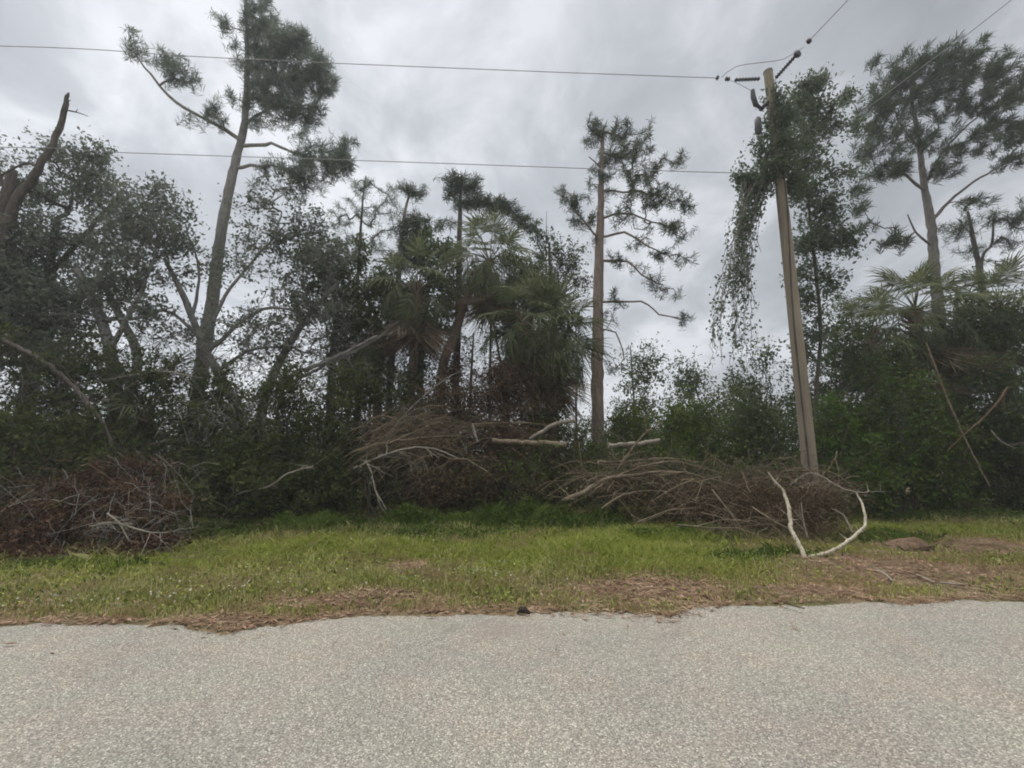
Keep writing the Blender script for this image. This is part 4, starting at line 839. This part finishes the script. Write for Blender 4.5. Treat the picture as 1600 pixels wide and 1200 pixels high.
SH = [  # name, label, px, top, Y, rx, n, mat
 ('shrub', 'tall dark thicket at the left edge of the picture, nearest the camera', -30, 500, 9.5, 110, 130, 'dark'),
 ('shrub', 'dark rounded thicket left of the young stemless palm', 100, 530, 10.2, 95, 160, 'dark'),
 ('shrub', 'dark bushy thicket surrounding the young stemless palm', 215, 545, 10.4, 80, 110, 'dark'),
 ('shrub', 'dark thicket under the foot of the tallest pine', 320, 570, 10.6, 80, 150, 'dark'),
 ('shrub', 'dark green thicket below the leaning grey trunks', 430, 560, 10.8, 80, 150, 'dark'),
 ('shrub', 'dark shrub against the left side of the central brush heap', 520, 560, 11.2, 70, 140, 'dark'),
 ('shrub', 'low dark green shrub carrying the pale crooked branch', 350, 700, 9.6, 90, 90, 'dark'),
 ('shrub', 'low green shrub between the crooked branch and the central heap', 480, 710, 10.2, 70, 75, 'dark'),
 ('shrub', 'low mixed shrub behind the red brown brush pile', 150, 650, 9.2, 90, 100, 'dark'),
 ('shrub', 'low dark shrub behind the brush pile at the left edge', 10, 640, 8.8, 90, 100, 'dark'),
 ('shrub', 'dark shrub behind the top of the central brush heap', 620, 585, 12.6, 60, 90, 'dark'),
 ('shrub', 'reddish dead leaved shrub under the middle palms', 780, 565, 11.7, 75, 100, 'dead'),
 ('shrub', 'second dead leaved shrub left of it, above the central heap', 690, 600, 12, 55, 60, 'deadtan'),
 ('shrub', 'dark thicket behind the leaning grey trunks', 560, 500, 13.6, 60, 130, 'dark'),
 ('shrub', 'olive thicket at the foot of the dry fronded palm', 645, 520, 13.4, 55, 110, 'oak'),
 ('shrub', 'brown thicket round the foot of the leaning palm trunk', 715, 540, 13.6, 45, 80, 'deadtan'),
 ('shrub', 'dark thicket under the drooping palm', 850, 540, 13.3, 50, 90, 'dark'),
 ('vine_mound', 'bright green vine covered mound left of the straight pine foot', 880, 640, 12.4, 80, 110, 'vine'),
 ('vine_mound', 'green vine mound directly right of the straight pine foot', 990, 635, 12.8, 75, 100, 'vine'),
 ('vine_mound', 'grey green mound of vines behind the right brush pile', 1090, 625, 12, 80, 150, 'vine'),
 ('vine_mound', 'vine mound behind the left side of the utility pole foot', 1190, 625, 12, 70, 130, 'oak'),
 ('shrub', 'distant bushy tree with a pointed top right of the straight pine', 1000, 540, 18, 42, 120, 'oak'),
 ('shrub', 'distant bushy tree second right of the straight pine', 1075, 560, 19, 46, 120, 'oak'),
 ('shrub', 'distant bushy tree below the hanging vine curtain', 1150, 565, 18, 48, 120, 'oak'),
 ('shrub', 'small distant bush with a high tuft left of the utility pole', 1200, 530, 17, 22, 50, 'oak'),
 ('shrub', 'distant bush left of the straight pine trunk', 905, 632, 24, 40, 30, 'oak'),
 ('vine_thicket', 'dense dark thicket just right of the utility pole', 1315, 500, 11.5, 62, 150, 'oak'),
 ('vine_thicket', 'tall bright topped vine thicket under the spiky palm', 1400, 540, 11.8, 60, 110, 'vine'),
 ('vine_thicket', 'dark thicket between spiky palm and palm at the right edge', 1490, 455, 11.9, 75, 190, 'oak'),
 ('vine_thicket', 'dark thicket filling the right edge under the edge palm', 1585, 455, 11.7, 70, 170, 'dark'),
 ('vine_thicket', 'dark thicket beyond the right edge of the picture', 1700, 480, 12.2, 90, 120, 'dark'),
 ('vine_thicket', 'low green vine bank right of the pole foot', 1330, 640, 10.6, 60, 85, 'vine'),
 ('vine_thicket', 'low green vine bank behind the slanting pale stick', 1440, 600, 11.2, 80, 130, 'vine'),
 ('vine_thicket', 'low dark vine bank at the right edge of the grass', 1560, 640, 11.4, 75, 110, 'dark'),
 ('shrub', 'leafy tree mass behind the palms to the right of the pole', 1310, 450, 14.5, 44, 80, 'oak'),
 ('shrub', 'leafy tree mass behind the right edge palms', 1520, 430, 15, 70, 90, 'oak'),
]
for i, (nm, lab, px, top, Y, rx, n, mk) in enumerate(SH):
    big = 1.35 if Y > 16 else 1.0
    shrub(nm, lab, px, top, Y, rx, n, mk, 200 + i, m=int(60 / (big ** .5)), size=.082 * big, crad=.32 * big, cat='shrub' if 'shrub' in nm else 'vines', bk='bark_dark')
shrub('shrub', 'bright yellow green sprays at the top of the thicket below the spiky palm', 1405, 548, 10.4, 36, 30, 'bright', 260, m=60, size=.08, stems=2)
shrub('shrub', 'yellow green vine sprays on the thicket right of the pole foot', 1310, 610, 10.0, 44, 34, 'bright', 262, m=60, size=.08, stems=2)
shrub('shrub', 'small reddish dead shrub at the foot of the right thicket', 1400, 745, 10.8, 44, 16, 'dead', 261, m=30, size=.06)

# slanting stick and small fallen limbs at the right
stick_obj('leaning_stick', 'long thin pale stick leaning from the right thicket down to the grass edge', 'stick', [(1447, 535, 9.7, .020), (1475, 610, 9.6, .021), (1505, 680, 9.55, .02), (1530, 730, 9.5, .018), (1546, 760, 9.5, .014)], M['stick'], 11, twigs=2)
stick_obj('leaning_stick', 'brown stick slanting the other way across the right thicket', 'stick', [(1575, 605, 9.8, .02), (1545, 645, 9.7, .02), (1505, 680, 9.65, .016), (1480, 705, 9.6, .01)], M['stick_dark'], 12, twigs=4)
stick_obj('leaning_stick', 'short grey curved stick low in the right thicket', 'stick', [(1548, 672, 10.4, .012), (1565, 690, 10.3, .012), (1590, 702, 10.3, .008)], M['stick_pale'], 13, twigs=1)
stick_obj('leaning_stick', 'thin horizontal stick low in the dark thicket right of the pole', 'stick', [(1370, 738, 10.2, .012), (1430, 735, 10.2, .014), (1480, 745, 10.1, .008)], M['stick_dark'], 14, twigs=2)

# ------------------------------------------------------------------ brush piles
def tangle(name, label, regions, mat, seed, r=(.004, .010), L_=(.5, 1.6), flat=.35, dirx=1.0, arch=.12, twig=3, d0=None):
    """many thin branches: each grows from a root point with side twigs; regions = (px,py,rx,ry,Y,n)"""
    rng = np.random.default_rng(seed); mb = MB()
    for px, py, rx, ry, Y, n in regions:
        c = P(px, py, Y); s = S(py, Y)
        for k in range(n):
            u = rng.normal(size=3) * .55
            o = c + u * np.array((rx * s, max(rx, ry) * s * .55, ry * s)); o[2] = max(o[2], .05)
            d = unit(np.array((rng.choice((-1, 1)) * dirx, rng.normal() * .6, rng.normal() * flat)) * np.array((1, 1, 1)) + rng.normal(size=3) * .35)
            if d0 is not None: d = unit(np.array(d0) + rng.normal(size=3) * .30)
            Ln = rng.uniform(*L_); r0 = rng.uniform(*r); t = np.linspace(-.5, .5, 6)[:, None]; bow = rng.normal(size=3) * .06 * Ln
            pts = o + d * t * Ln + np.array((0, 0, -arch * Ln)) * (t * 2) ** 2 + bow * (t * 2) ** 2 + rng.normal(size=(6, 3)) * .018 * Ln
            pts[:, 2] = np.maximum(pts[:, 2], .02)
            rnd = rng.random(); mb.tube(pts, np.linspace(r0, r0 * .35, 6), 4, rnd)
            for _ in range(twig):
                j = rng.integers(1, 5); d2 = unit(d + rng.normal(size=3) * .6); l2 = Ln * rng.uniform(.15, .4)
                p2 = [pts[j], pts[j] + d2 * l2 * .5 + rng.normal(size=3) * .02, pts[j] + d2 * l2 + (0, 0, -.08 * l2)]
                p2 = np.array(p2); p2[:, 2] = np.maximum(p2[:, 2], .02); mb.tube(p2, [r0 * .5, r0 * .38, r0 * .2], 3, rnd)
    return tag(mb.build(name, mat, origin=P(regions[0][0], regions[0][1], regions[0][4]) * (1, 1, 0)), label, 'brush', kind='stuff')
def deadleaf(name, label, regions, mat, seed, size=.06, thick=.7):
    rng = np.random.default_rng(seed); mb = MB()
    for px, py, rx, ry, Y, n in regions:
        c = P(px, py, Y); s = S(py, Y); u = rng.normal(size=(n, 3)) * .5
        cl = unit(rng.normal(size=(60, 3))) * rng.random((60, 1)) ** .4; u = cl[rng.integers(0, 60, n)] + rng.normal(size=(n, 3)) * .14
        p_ = c + u * np.array((rx * s, max(rx, ry) * s * thick, ry * s)); p_ = p_[p_[:, 2] > .03]
        leaves(mb, rng, p_, size, .5, .1)
    return tag(mb.build(name, mat, origin=P(regions[0][0], regions[0][1], regions[0][4]) * (1, 1, 0)), label, 'dead leaves', kind='stuff')
# left pile
tangle('brush_tangle', 'paler grey twigs poking out of the left brush pile', [(60, 790, 120, 40, 7.3, 50), (210, 820, 80, 50, 7.0, 50), (230, 740, 60, 30, 8.4, 30)], M['bark_grey'], 302, r=(.003, .006), L_=(.4, 1.1), flat=1.0, dirx=.7)
tangle('brush_tangle', 'tangle of thin grey brown twigs in the left brush pile', [(90, 810, 150, 60, 7.6, 150), (190, 830, 90, 40, 7.3, 90), (190, 750, 80, 50, 8.3, 60), (60, 760, 90, 50, 8.2, 60)], M['stick_dark'], 300, r=(.003, .007), L_=(.3, 1.0), flat=.8, dirx=.6)
deadleaf('dead_leaves', 'curled red brown dead leaves covering the left brush pile', [(30, 825, 110, 46, 7.4, 7000), (110, 800, 70, 50, 7.8, 4500), (200, 800, 80, 50, 7.8, 5500), (230, 860, 55, 24, 6.9, 2000), (180, 735, 50, 24, 8.6, 2000), (240, 745, 40, 30, 8.8, 1800), (60, 868, 80, 20, 6.8, 2200), (130, 760, 50, 24, 8.3, 1800)], M['dead'], 301, .055)
shrub('shrub', 'olive weeds growing through the middle of the left brush pile', 130, 765, 7.9, 70, 22, 'dark', 335, m=46, size=.05)
shrub('shrub', 'olive weeds at the right end of the left brush pile', 255, 790, 7.9, 44, 16, 'dark', 336, m=46, size=.05)
# central heap
tangle('brush_tangle', 'arching bundle of thin brown branches in the central brush heap', [(650, 680, 80, 34, 11, 60), (620, 660, 60, 30, 11.2, 36), (740, 674, 70, 34, 11.3, 44), (690, 720, 80, 34, 10.6, 38)], M['stick'], 310, r=(.005, .011), L_=(.8, 2.0), flat=.3, arch=.18)
tangle('brush_tangle', 'dark twig tangle inside the central brush heap', [(760, 740, 90, 50, 10.9, 120), (600, 730, 60, 50, 10.9, 60), (800, 630, 70, 40, 11.6, 90), (880, 740, 60, 36, 11, 50), (700, 625, 70, 40, 11.7, 80), (760, 595, 60, 34, 12, 50)], M['stick_dark'], 311, r=(.004, .009), L_=(.5, 1.5), flat=.7, dirx=.5)
tangle('brush_tangle', 'hanging veil of fine grey twigs on the front of the central heap', [(652, 735, 26, 26, 10.0, 55)], M['stick_pale'], 312, r=(.0025, .004), L_=(.2, .6), flat=1.4, dirx=.25)
deadleaf('dead_leaves', 'brown dead leaves hanging in the central brush heap', [(770, 760, 70, 40, 10.6, 8000), (690, 745, 50, 34, 10.5, 2500), (700, 700, 90, 28, 11.1, 3500), (800, 620, 80, 50, 11.8, 7000), (700, 640, 70, 40, 11.8, 4000), (600, 700, 60, 34, 11.2, 2200), (690, 760, 60, 30, 10.2, 3500)], M['deadtan'], 313, .055)
tangle('brush_tangle', 'fan of brown branches sweeping up to the right across the central heap', [(600, 690, 40, 26, 10.5, 24), (660, 668, 50, 30, 10.7, 26), (600, 650, 40, 20, 11.2, 14)], M['stick'], 314, r=(.006, .012), L_=(1.0, 2.2), arch=.14, d0=(1, .1, .38), twig=4)
tangle('brush_tangle', 'fan of brown branches sloping down to the right below the dead shrub', [(800, 676, 50, 12, 10.9, 26), (770, 665, 50, 10, 11, 18)], M['stick_dark'], 315, r=(.006, .012), L_=(.9, 1.8), arch=.1, d0=(1, .1, -.22), twig=4)
tangle('brush_tangle', 'pale grey dead twigs standing through the shrubs below the tallest pine', [(370, 650, 60, 34, 10.2, 60), (300, 660, 40, 40, 10.0, 34), (450, 620, 60, 26, 10.8, 60), (520, 590, 50, 24, 11.4, 50)], M['bark_grey'], 316, r=(.004, .009), L_=(.5, 1.6), flat=.9, dirx=.7)
tangle('brush_tangle', 'fine dark twigs crisscrossing between the limbs of the half bare oak', [(400, 560, 90, 34, 11.4, 90), (470, 500, 60, 50, 11.6, 60), (240, 540, 60, 40, 11, 60), (90, 600, 100, 40, 10, 90)], M['bark_mid'], 317, r=(.004, .011), L_=(.8, 2.4), flat=.9, dirx=.8)
tangle('brush_tangle', 'few long bowed branches straddling the right brush pile and reaching over the grass', [(1010, 752, 60, 16, 9.4, 4), (1090, 770, 70, 22, 8.9, 5), (1180, 800, 60, 24, 8.2, 5)], M['stick'], 324, r=(.009, .017), L_=(1.3, 2.6), arch=.16, d0=(1, -.25, -.30), twig=6)
tangle('brush_tangle', 'loose twigs scattered on the grass in front of the brush', [(1120, 862, 90, 8, 7.2, 26), (640, 820, 90, 6, 8.9, 14), (300, 872, 50, 8, 6.6, 14), (1420, 880, 90, 12, 6.6, 22)], M['stick'], 325, r=(.003, .006), L_=(.15, .55), flat=.1, arch=.03, twig=2)
tangle('brush_tangle', 'steep crossed stems poking up through the right brush pile', [(980, 712, 50, 20, 9.9, 14), (1120, 740, 90, 24, 9.2, 26), (1230, 745, 70, 26, 8.7, 26), (1180, 830, 70, 20, 7.9, 14)], M['stick'], 326, r=(.005, .011), L_=(.5, 1.4), flat=1.3, dirx=.5, twig=5)
# right pile
tangle('brush_tangle', 'long sweeping bundle of grey brown branches in the right brush pile', [(1010, 742, 80, 18, 9.9, 48), (1070, 760, 110, 22, 9.6, 60), (960, 752, 60, 16, 10, 20)], M['stick'], 320, r=(.006, .014), L_=(1.0, 2.6), flat=.14, arch=.2, twig=4)
tangle('brush_tangle', 'dense brown twig thicket between right brush pile and utility pole', [(1180, 780, 90, 36, 8.8, 190), (1250, 775, 70, 36, 8.6, 130), (1110, 795, 80, 26, 8.9, 90), (1250, 815, 60, 26, 8.1, 50)], M['stick_dark'], 321, r=(.003, .008), L_=(.4, 1.3), flat=.6, dirx=.7)
tangle('brush_tangle', 'paler fine twigs on the outside of the brush by the utility pole', [(1210, 740, 70, 20, 8.6, 45), (1290, 765, 50, 16, 8.4, 30), (1160, 820, 80, 24, 8.1, 30)], M['stick'], 322, r=(.003, .006), L_=(.4, 1.2), flat=.6, dirx=.8)
deadleaf('dead_leaves', 'brown dead leaves caught in the right brush pile', [(1120, 785, 130, 32, 9.4, 7000), (1230, 795, 85, 36, 8.7, 6000), (1000, 765, 70, 20, 9.9, 2500)], M['deadtan'], 323, .05)
shrub('shrub', 'dark weedy shrub inside the middle of the right brush pile', 1100, 735, 10.0, 80, 46, 'dark', 331, m=50, size=.06)
shrub('shrub', 'dark weedy shrub under the log ends at the left of the right pile', 960, 745, 10.6, 50, 30, 'dark', 332, m=50, size=.06)
shrub('shrub', 'green leafy sprouts on the left shoulder of the central brush heap', 650, 600, 11.6, 50, 44, 'oak', 333, m=50, size=.07)
shrub('shrub', 'olive green weeds on the front of the central brush heap', 770, 700, 10.2, 60, 26, 'dark', 334, m=46, size=.06)
shrub('shrub', 'green vine sprays lying over the crest of the right brush pile', 1040, 688, 9.9, 80, 22, 'vine', 340, m=44, size=.06, stems=2)
shrub('shrub', 'green vine sprays between right brush pile and the pole', 1165, 712, 9.3, 60, 18, 'vine', 341, m=40, size=.055, stems=2)
shrub('shrub', 'green vine sprays on the right shoulder of the central brush heap', 830, 690, 10.3, 60, 24, 'vine', 342, m=44, size=.06, stems=2)
shrub('shrub', 'green sprigs creeping over the left end of the central brush heap', 585, 720, 9.9, 44, 16, 'dark', 343, m=44, size=.06, stems=2)
shrub('shrub', 'small green weeds growing up through the right brush pile', 1070, 720, 10.4, 70, 26, 'oak', 330, m=40, size=.06)

BR = [  # individually visible branches: label, points, material, twigs
 ('sawn_log', 'thickest sawn log end sticking out of the central brush heap towards the right', [(770, 688, 10.4, .055), (830, 692, 10.3, .058), (884, 694, 10.2, .060)], 'stick', 0),
 ('sawn_log', 'curved forked log lying above the thickest sawn log end', [(828, 686, 10.6, .035), (850, 672, 10.5, .045), (870, 662, 10.4, .045), (898, 657, 10.3, .048)], 'stick_pale', 1),
 ('sawn_log', 'short pale stub standing upright on the central heap', [(738, 662, 10.5, .032), (742, 676, 10.5, .032), (746, 690, 10.5, .026)], 'stick_pale', 0),
 ('sawn_log', 'upper level log end poking left from the top of the right brush pile', [(952, 696, 10.1, .05), (985, 694, 10.2, .05), (1030, 688, 10.5, .045)], 'stick_pale', 0),
 ('sawn_log', 'lower thin log end poking left from the right brush pile', [(935, 722, 10.1, .036), (975, 722, 10.2, .036), (1040, 716, 10.4, .03), (1090, 722, 10.6, .02)], 'stick', 2),
 ('broken_branch', 'thickest branch of the right brush pile with its butt end low at the left', [(880, 782, 9.6, .055), (910, 770, 9.5, .055), (945, 750, 9.5, .045), (990, 742, 9.5, .035), (1050, 738, 9.5, .028), (1120, 745, 9.5, .015)], 'stick', 12),
 ('broken_branch', 'branch arching above the thickest one in the right brush pile', [(930, 765, 9.7, .03), (985, 735, 9.7, .028), (1045, 722, 9.7, .022), (1110, 735, 9.7, .014), (1150, 750, 9.6, .008)], 'stick', 10),
 ('broken_branch', 'branch rising steeply to a tip among the upper log ends on the right pile', [(965, 735, 9.9, .03), (985, 705, 9.9, .026), (1010, 675, 9.9, .018), (1035, 660, 10, .008)], 'stick', 5),
 ('broken_branch', 'low bowed branch below the thickest one on the right pile', [(940, 795, 9.2, .028), (965, 778, 9.2, .026), (1000, 768, 9.2, .02), (1050, 768, 9.2, .012)], 'stick', 6),
 ('broken_branch', 'stub of wood leaning in the grass below the thickest branch butt', [(873, 812, 9.6, .03), (885, 797, 9.7, .035), (893, 788, 9.7, .03)], 'stick', 0),
 ('broken_branch', 'long slanting branch propped in front of the twig thicket', [(1112, 765, 8.5, .018), (1140, 800, 8.2, .018), (1165, 835, 8, .016), (1180, 852, 7.9, .01)], 'stick', 6),
 ('broken_branch', 'slender branch crossing the left arm of the white forked limb', [(1175, 792, 8, .012), (1205, 812, 7.6, .012), (1232, 826, 7.3, .008)], 'stick', 3),
 ('broken_branch', 'upright forked twig standing between the arms of the white limb', [(1262, 840, 7.4, .012), (1255, 815, 7.5, .010), (1252, 785, 7.6, .006)], 'stick_pale', 4),
 ('broken_branch', 'pale twig curving inside the right arm of the white limb', [(1332, 832, 7.3, .012), (1318, 805, 7.4, .010), (1300, 795, 7.5, .007)], 'stick_pale', 2),
 ('broken_branch', 'long pale branch arching over the front of the central heap', [(553, 732, 9.9, .028), (590, 715, 9.9, .024), (640, 700, 9.9, .022), (680, 702, 9.9, .018), (715, 716, 9.9, .010)], 'stick_pale', 8),
 ('broken_branch', 'higher branch running parallel above the long pale one on the central heap', [(550, 706, 10.3, .022), (600, 692, 10.3, .024), (660, 684, 10.3, .018), (720, 680, 10.3, .01)], 'stick', 8),
 ('broken_branch', 'crooked pale branch dropping to the grass at the left of the central heap', [(570, 720, 9.8, .02), (580, 738, 9.7, .022), (586, 765, 9.6, .018), (600, 790, 9.5, .012), (606, 798, 9.5, .006)], 'stick_pale', 5),
 ('broken_branch', 'pale branch running level across the top of the central heap', [(735, 663, 10.7, .02), (780, 661, 10.7, .02), (830, 661, 10.7, .014), (870, 668, 10.7, .008)], 'stick', 4),
 ('broken_branch', 'slanting stick in the dark hollow right of the central heap', [(800, 700, 10.6, .016), (820, 715, 10.5, .018), (835, 730, 10.4, .012)], 'stick', 2),
 ('broken_branch', 'thin upright stick in the dark hollow between the two heaps', [(905, 690, 10.4, .012), (907, 715, 10.3, .012), (912, 745, 10.2, .008)], 'stick', 3),
 ('broken_branch', 'pale stick rising through the dead leaved shrub above the central heap', [(712, 632, 11.6, .022), (700, 605, 11.7, .022), (682, 588, 11.8, .018)], 'stick', 4),
 ('broken_branch', 'grey branch reaching up to the left from the central heap', [(600, 690, 11, .022), (640, 640, 11.2, .022), (690, 596, 11.4, .014), (720, 580, 11.5, .008)], 'bark_grey', 8),
 ('broken_branch', 'whitish cross shaped branch lying on the front of the left brush pile', [(140, 822, 7.0, .010), (178, 817, 6.9, .014), (200, 822, 6.85, .014), (235, 832, 6.8, .010), (262, 832, 6.8, .006)], 'stick_pale', 9),
 ('broken_branch', 'short whitish twig crossing the cross shaped branch on the left pile', [(168, 802, 7.0, .012), (186, 817, 6.85, .013), (196, 835, 6.8, .008), (205, 850, 6.75, .005)], 'stick_pale', 5),
 ('broken_branch', 'thin pale branch along the top of the left brush pile', [(0, 800, 7.2, .010), (30, 785, 7.3, .010), (75, 780, 7.4, .009), (120, 790, 7.4, .005)], 'stick_pale', 6),
 ('fallen_stick', 'left one of the bare sticks lying on the brown litter at the right', [(1366, 894, 6.1, .010), (1385, 905, 5.9, .010), (1395, 915, 5.75, .007)], 'stick_pale', 0),
 ('fallen_stick', 'middle bare stick lying on the brown litter at the right', [(1418, 900, 6.0, .011), (1440, 908, 5.85, .011), (1462, 918, 5.7, .007)], 'stick_pale', 0),
 ('fallen_stick', 'right bare stick nearest the road on the brown litter', [(1470, 918, 5.65, .009), (1490, 920, 5.6, .010), (1508, 921, 5.6, .006)], 'stick_pale', 0),
 ('fallen_stick', 'thin dark stick lying just over the road edge at the right', [(1225, 950, 5.0, .006), (1240, 955, 4.93, .006), (1258, 960, 4.85, .004)], 'stick_dark', 0),
]
for i, (nm, lab, pl, mk, tw) in enumerate(BR):
    pl = [list(p_) for p_ in pl]
    if nm == 'fallen_stick':   # these lie on the ground: take their place from it
        pl = [(*(G(a, b_) + (0, 0, .055)), r * 1.3) for a, b_, c, r in pl]
        p3 = [np.array(p_[:3]) for p_ in pl]; 
        mb = MB(); q, qr = resample(np.array(p3), [p_[3] for p_ in pl], .04); mb.tube(q, qr, 6, .5); tag(mb.build(nm, M[mk], origin=q[0]), lab, 'stick'); continue
    o = stick_obj(nm, lab, 'log' if nm == 'sawn_log' else 'branch', pl, M[mk], 400 + i, twigs=tw, sides=9 if nm == 'sawn_log' else 6)
    if nm == 'sawn_log':
        p_, r_ = poly(pl); e = 0 if pl[0][0] in (952, 935) else -1; q = p_[e]; d_ = unit(p_[e] - p_[1])
        mb = MB(); mb.tube([q + d_ * .002, q + d_ * .012], [r_[e] * .93, r_[e] * .93], 12); c_ = mb.build('cut_face', M['cut'], origin=q)
        c_.parent = o; c_.matrix_parent_inverse = Matrix.Identity(4); c_.location = Vector(q) - o.location
# white forked limb
g = G(1258, 878)
wl = thing('forked_limb', 'bare white forked limb standing as a wide V in front of the pole', 'branch', g)
def arm(pl, nm, mat='bare', tw=0, seed=0):
    rng = np.random.default_rng(seed); p_, r_ = poly(pl); q, qr = resample(p_, r_, .06); q[1:-1] += rng.normal(size=(len(q) - 2, 3)) * .006
    mb = MB(); mb.tube(q, qr, 9, .5, .2, rng)
    for k in range(tw):
        i = rng.integers(2, len(q) - 1); d = unit(rng.normal(size=3)); mb.tube([q[i], q[i] + d * .06, q[i] + d * .13 + (0, 0, .02)], [.007, .005, .002], 4)
    mb.build(nm, M[mat], wl)
Yj = float(g[1])
arm([(1250, 884, Yj, .02), (1258, 872, Yj, .034), (1246, 846, Yj + .15, .030), (1235, 822, Yj + .3, .030), (1232, 792, Yj + .45, .028), (1224, 768, Yj + .55, .022), (1211, 752, Yj + .6, .018), (1200, 738, Yj + .65, .012)], 'limb', tw=4, seed=1)
arm([(1260, 873, Yj, .026), (1285, 866, Yj + .1, .026), (1305, 859, Yj + .2, .025), (1330, 842, Yj + .3, .024), (1350, 824, Yj + .4, .022), (1351, 800, Yj + .5, .018), (1345, 782, Yj + .6, .016), (1338, 770, Yj + .65, .012)], 'limb', tw=4, seed=2)
arm([(1338, 770, Yj + .65, .012), (1310, 760, Yj + .8, .011), (1285, 745, Yj + 1.0, .010), (1262, 740, Yj + 1.2, .007), (1235, 758, Yj + 1.25, .005)], 'branch', 'stick_pale', 5, 3)
arm([(1338, 770, Yj + .65, .008), (1362, 768, Yj + .7, .006), (1385, 768, Yj + .7, .003)], 'branch', 'stick_pale', 3, 4)
# board-like slab of bark in the litter, clod on the road edge
def slab(name, label, cat, cx, cy, w, d, h, mat, seed, tilt=0.0, n=14):
    rng = np.random.default_rng(seed); g = G(cx, cy); mb = MB()
    us = np.linspace(-1, 1, n); U, V = np.meshgrid(us, np.linspace(-1, 1, 6))
    edge = 1 + .18 * rng.normal(size=U.shape)
    X_ = U * w / 2 * edge; Y_ = V * d / 2 * edge; Z_ = h * (1 - V ** 2 * .8) * (1 - U ** 6) * (.8 + .3 * rng.random(U.shape)) + tilt * U + .05
    top = np.stack((X_ + g[0], Y_ + g[1], Z_), -1).reshape(-1, 3); bot = top.copy(); bot[:, 2] = np.maximum(top[:, 2] - .022 - h * .3, -.01)
    idx = (np.arange(5)[:, None] * n + np.arange(n - 1)[None]).ravel(); f = np.stack((idx, idx + 1, idx + n + 1, idx + n), -1)
    k = len(top); loop = list(range(n)) + [n * r_ + n - 1 for r_ in range(1, 6)] + [n * 5 + c for c in range(n - 2, -1, -1)] + [n * r_ for r_ in range(4, 0, -1)]
    sf = [(loop[i], loop[i] + k, loop[(i + 1) % len(loop)] + k, loop[(i + 1) % len(loop)]) for i in range(len(loop))]
    mb.add(np.vstack((top, bot)), np.vstack((f, f[:, ::-1] + k, np.array(sf))))
    return tag(mb.build(name, mat, origin=(g[0], g[1], 0)), label, cat)
M['barkslab'] = bark_mat('red_brown_bark_slab', (.085, .055, .038), (.24, .165, .115), 18, 1, .6)
slab('bark_slab', 'curved red brown slab of bark lying in the litter at the right', 'bark', 1412, 860, .74, .36, .13, M['barkslab'], 1, .05)
slab('bark_slab', 'flat pale brown bark strip left of the curved bark slab', 'bark', 1368, 870, .46, .14, .05, M['stick'], 2)
slab('dirt_clod', 'small dark clod on the road edge near the middle of the picture', 'dirt clod', 817, 961, .085, .06, .03, M['stain'], 3, 0, 10)

# far woods seen low through the gaps
rng = np.random.default_rng(900); mb = MB(); n = 42000
x = rng.uniform(-90, 90, n); y = rng.uniform(32, 46, n); ht = 2.6 + 2.6 * vnoise(x, y * .3, .22, 12) + .9 * vnoise(x, y, 1.1, 13)
leaves(mb, rng, np.stack((x, y, rng.random(n) ** .8 * ht), -1), .30, .6, .4)
tag(mb.build('distant_woods', M['oak']), 'low line of far off woods behind the trees', 'woods', kind='stuff')
# understory leaf mass that closes the foot of the wood
rng = np.random.default_rng(901); mb = MB(); n = 90000
x = rng.uniform(-20, 24, n); ctr = np.where(x > 4.5, 15.2, 14.8); y = ctr + rng.normal(size=n) * .8
ht = np.where(x < -2, 2.4, np.where(x < 2, 2.0, np.where(x < 6, 2.0, 3.4))) * (.55 + .75 * vnoise(x, y * .5, .8, 14))
leaves(mb, rng, np.stack((x, y, rng.random(n) ** .7 * ht), -1), .10, .5, .4)
tag(mb.build('undergrowth', M['dark']), 'dark tangled undergrowth closing the foot of the wood', 'undergrowth', kind='stuff')

# ------------------------------------------------------------------ thin air volume added to imitate lens glare
mb = MB(); X0, X1, Y0, Y1, Z0, Z1 = -310.0, 310.0, -130.0, 410.0, -1.1, 24.0
mb.add([(x, y, z) for z in (Z0, Z1) for y in (Y0, Y1) for x in (X0, X1)], [(0, 2, 3, 1), (4, 5, 7, 6), (0, 1, 5, 4), (2, 6, 7, 3), (0, 4, 6, 2), (1, 3, 7, 5)])
m, t, o = mat_new('glare_haze'); v = t.nodes.new('ShaderNodeVolumePrincipled'); v.inputs['Color'].default_value = (.92, .95, 1, 1)
v.inputs['Density'].default_value = .0026; v.inputs['Anisotropy'].default_value = .3; t.links.new(v.outputs[0], o.inputs['Volume'])
tag(mb.build('haze', m), 'thin grey haze added over the scene to imitate lens glare', 'haze', kind='stuff')
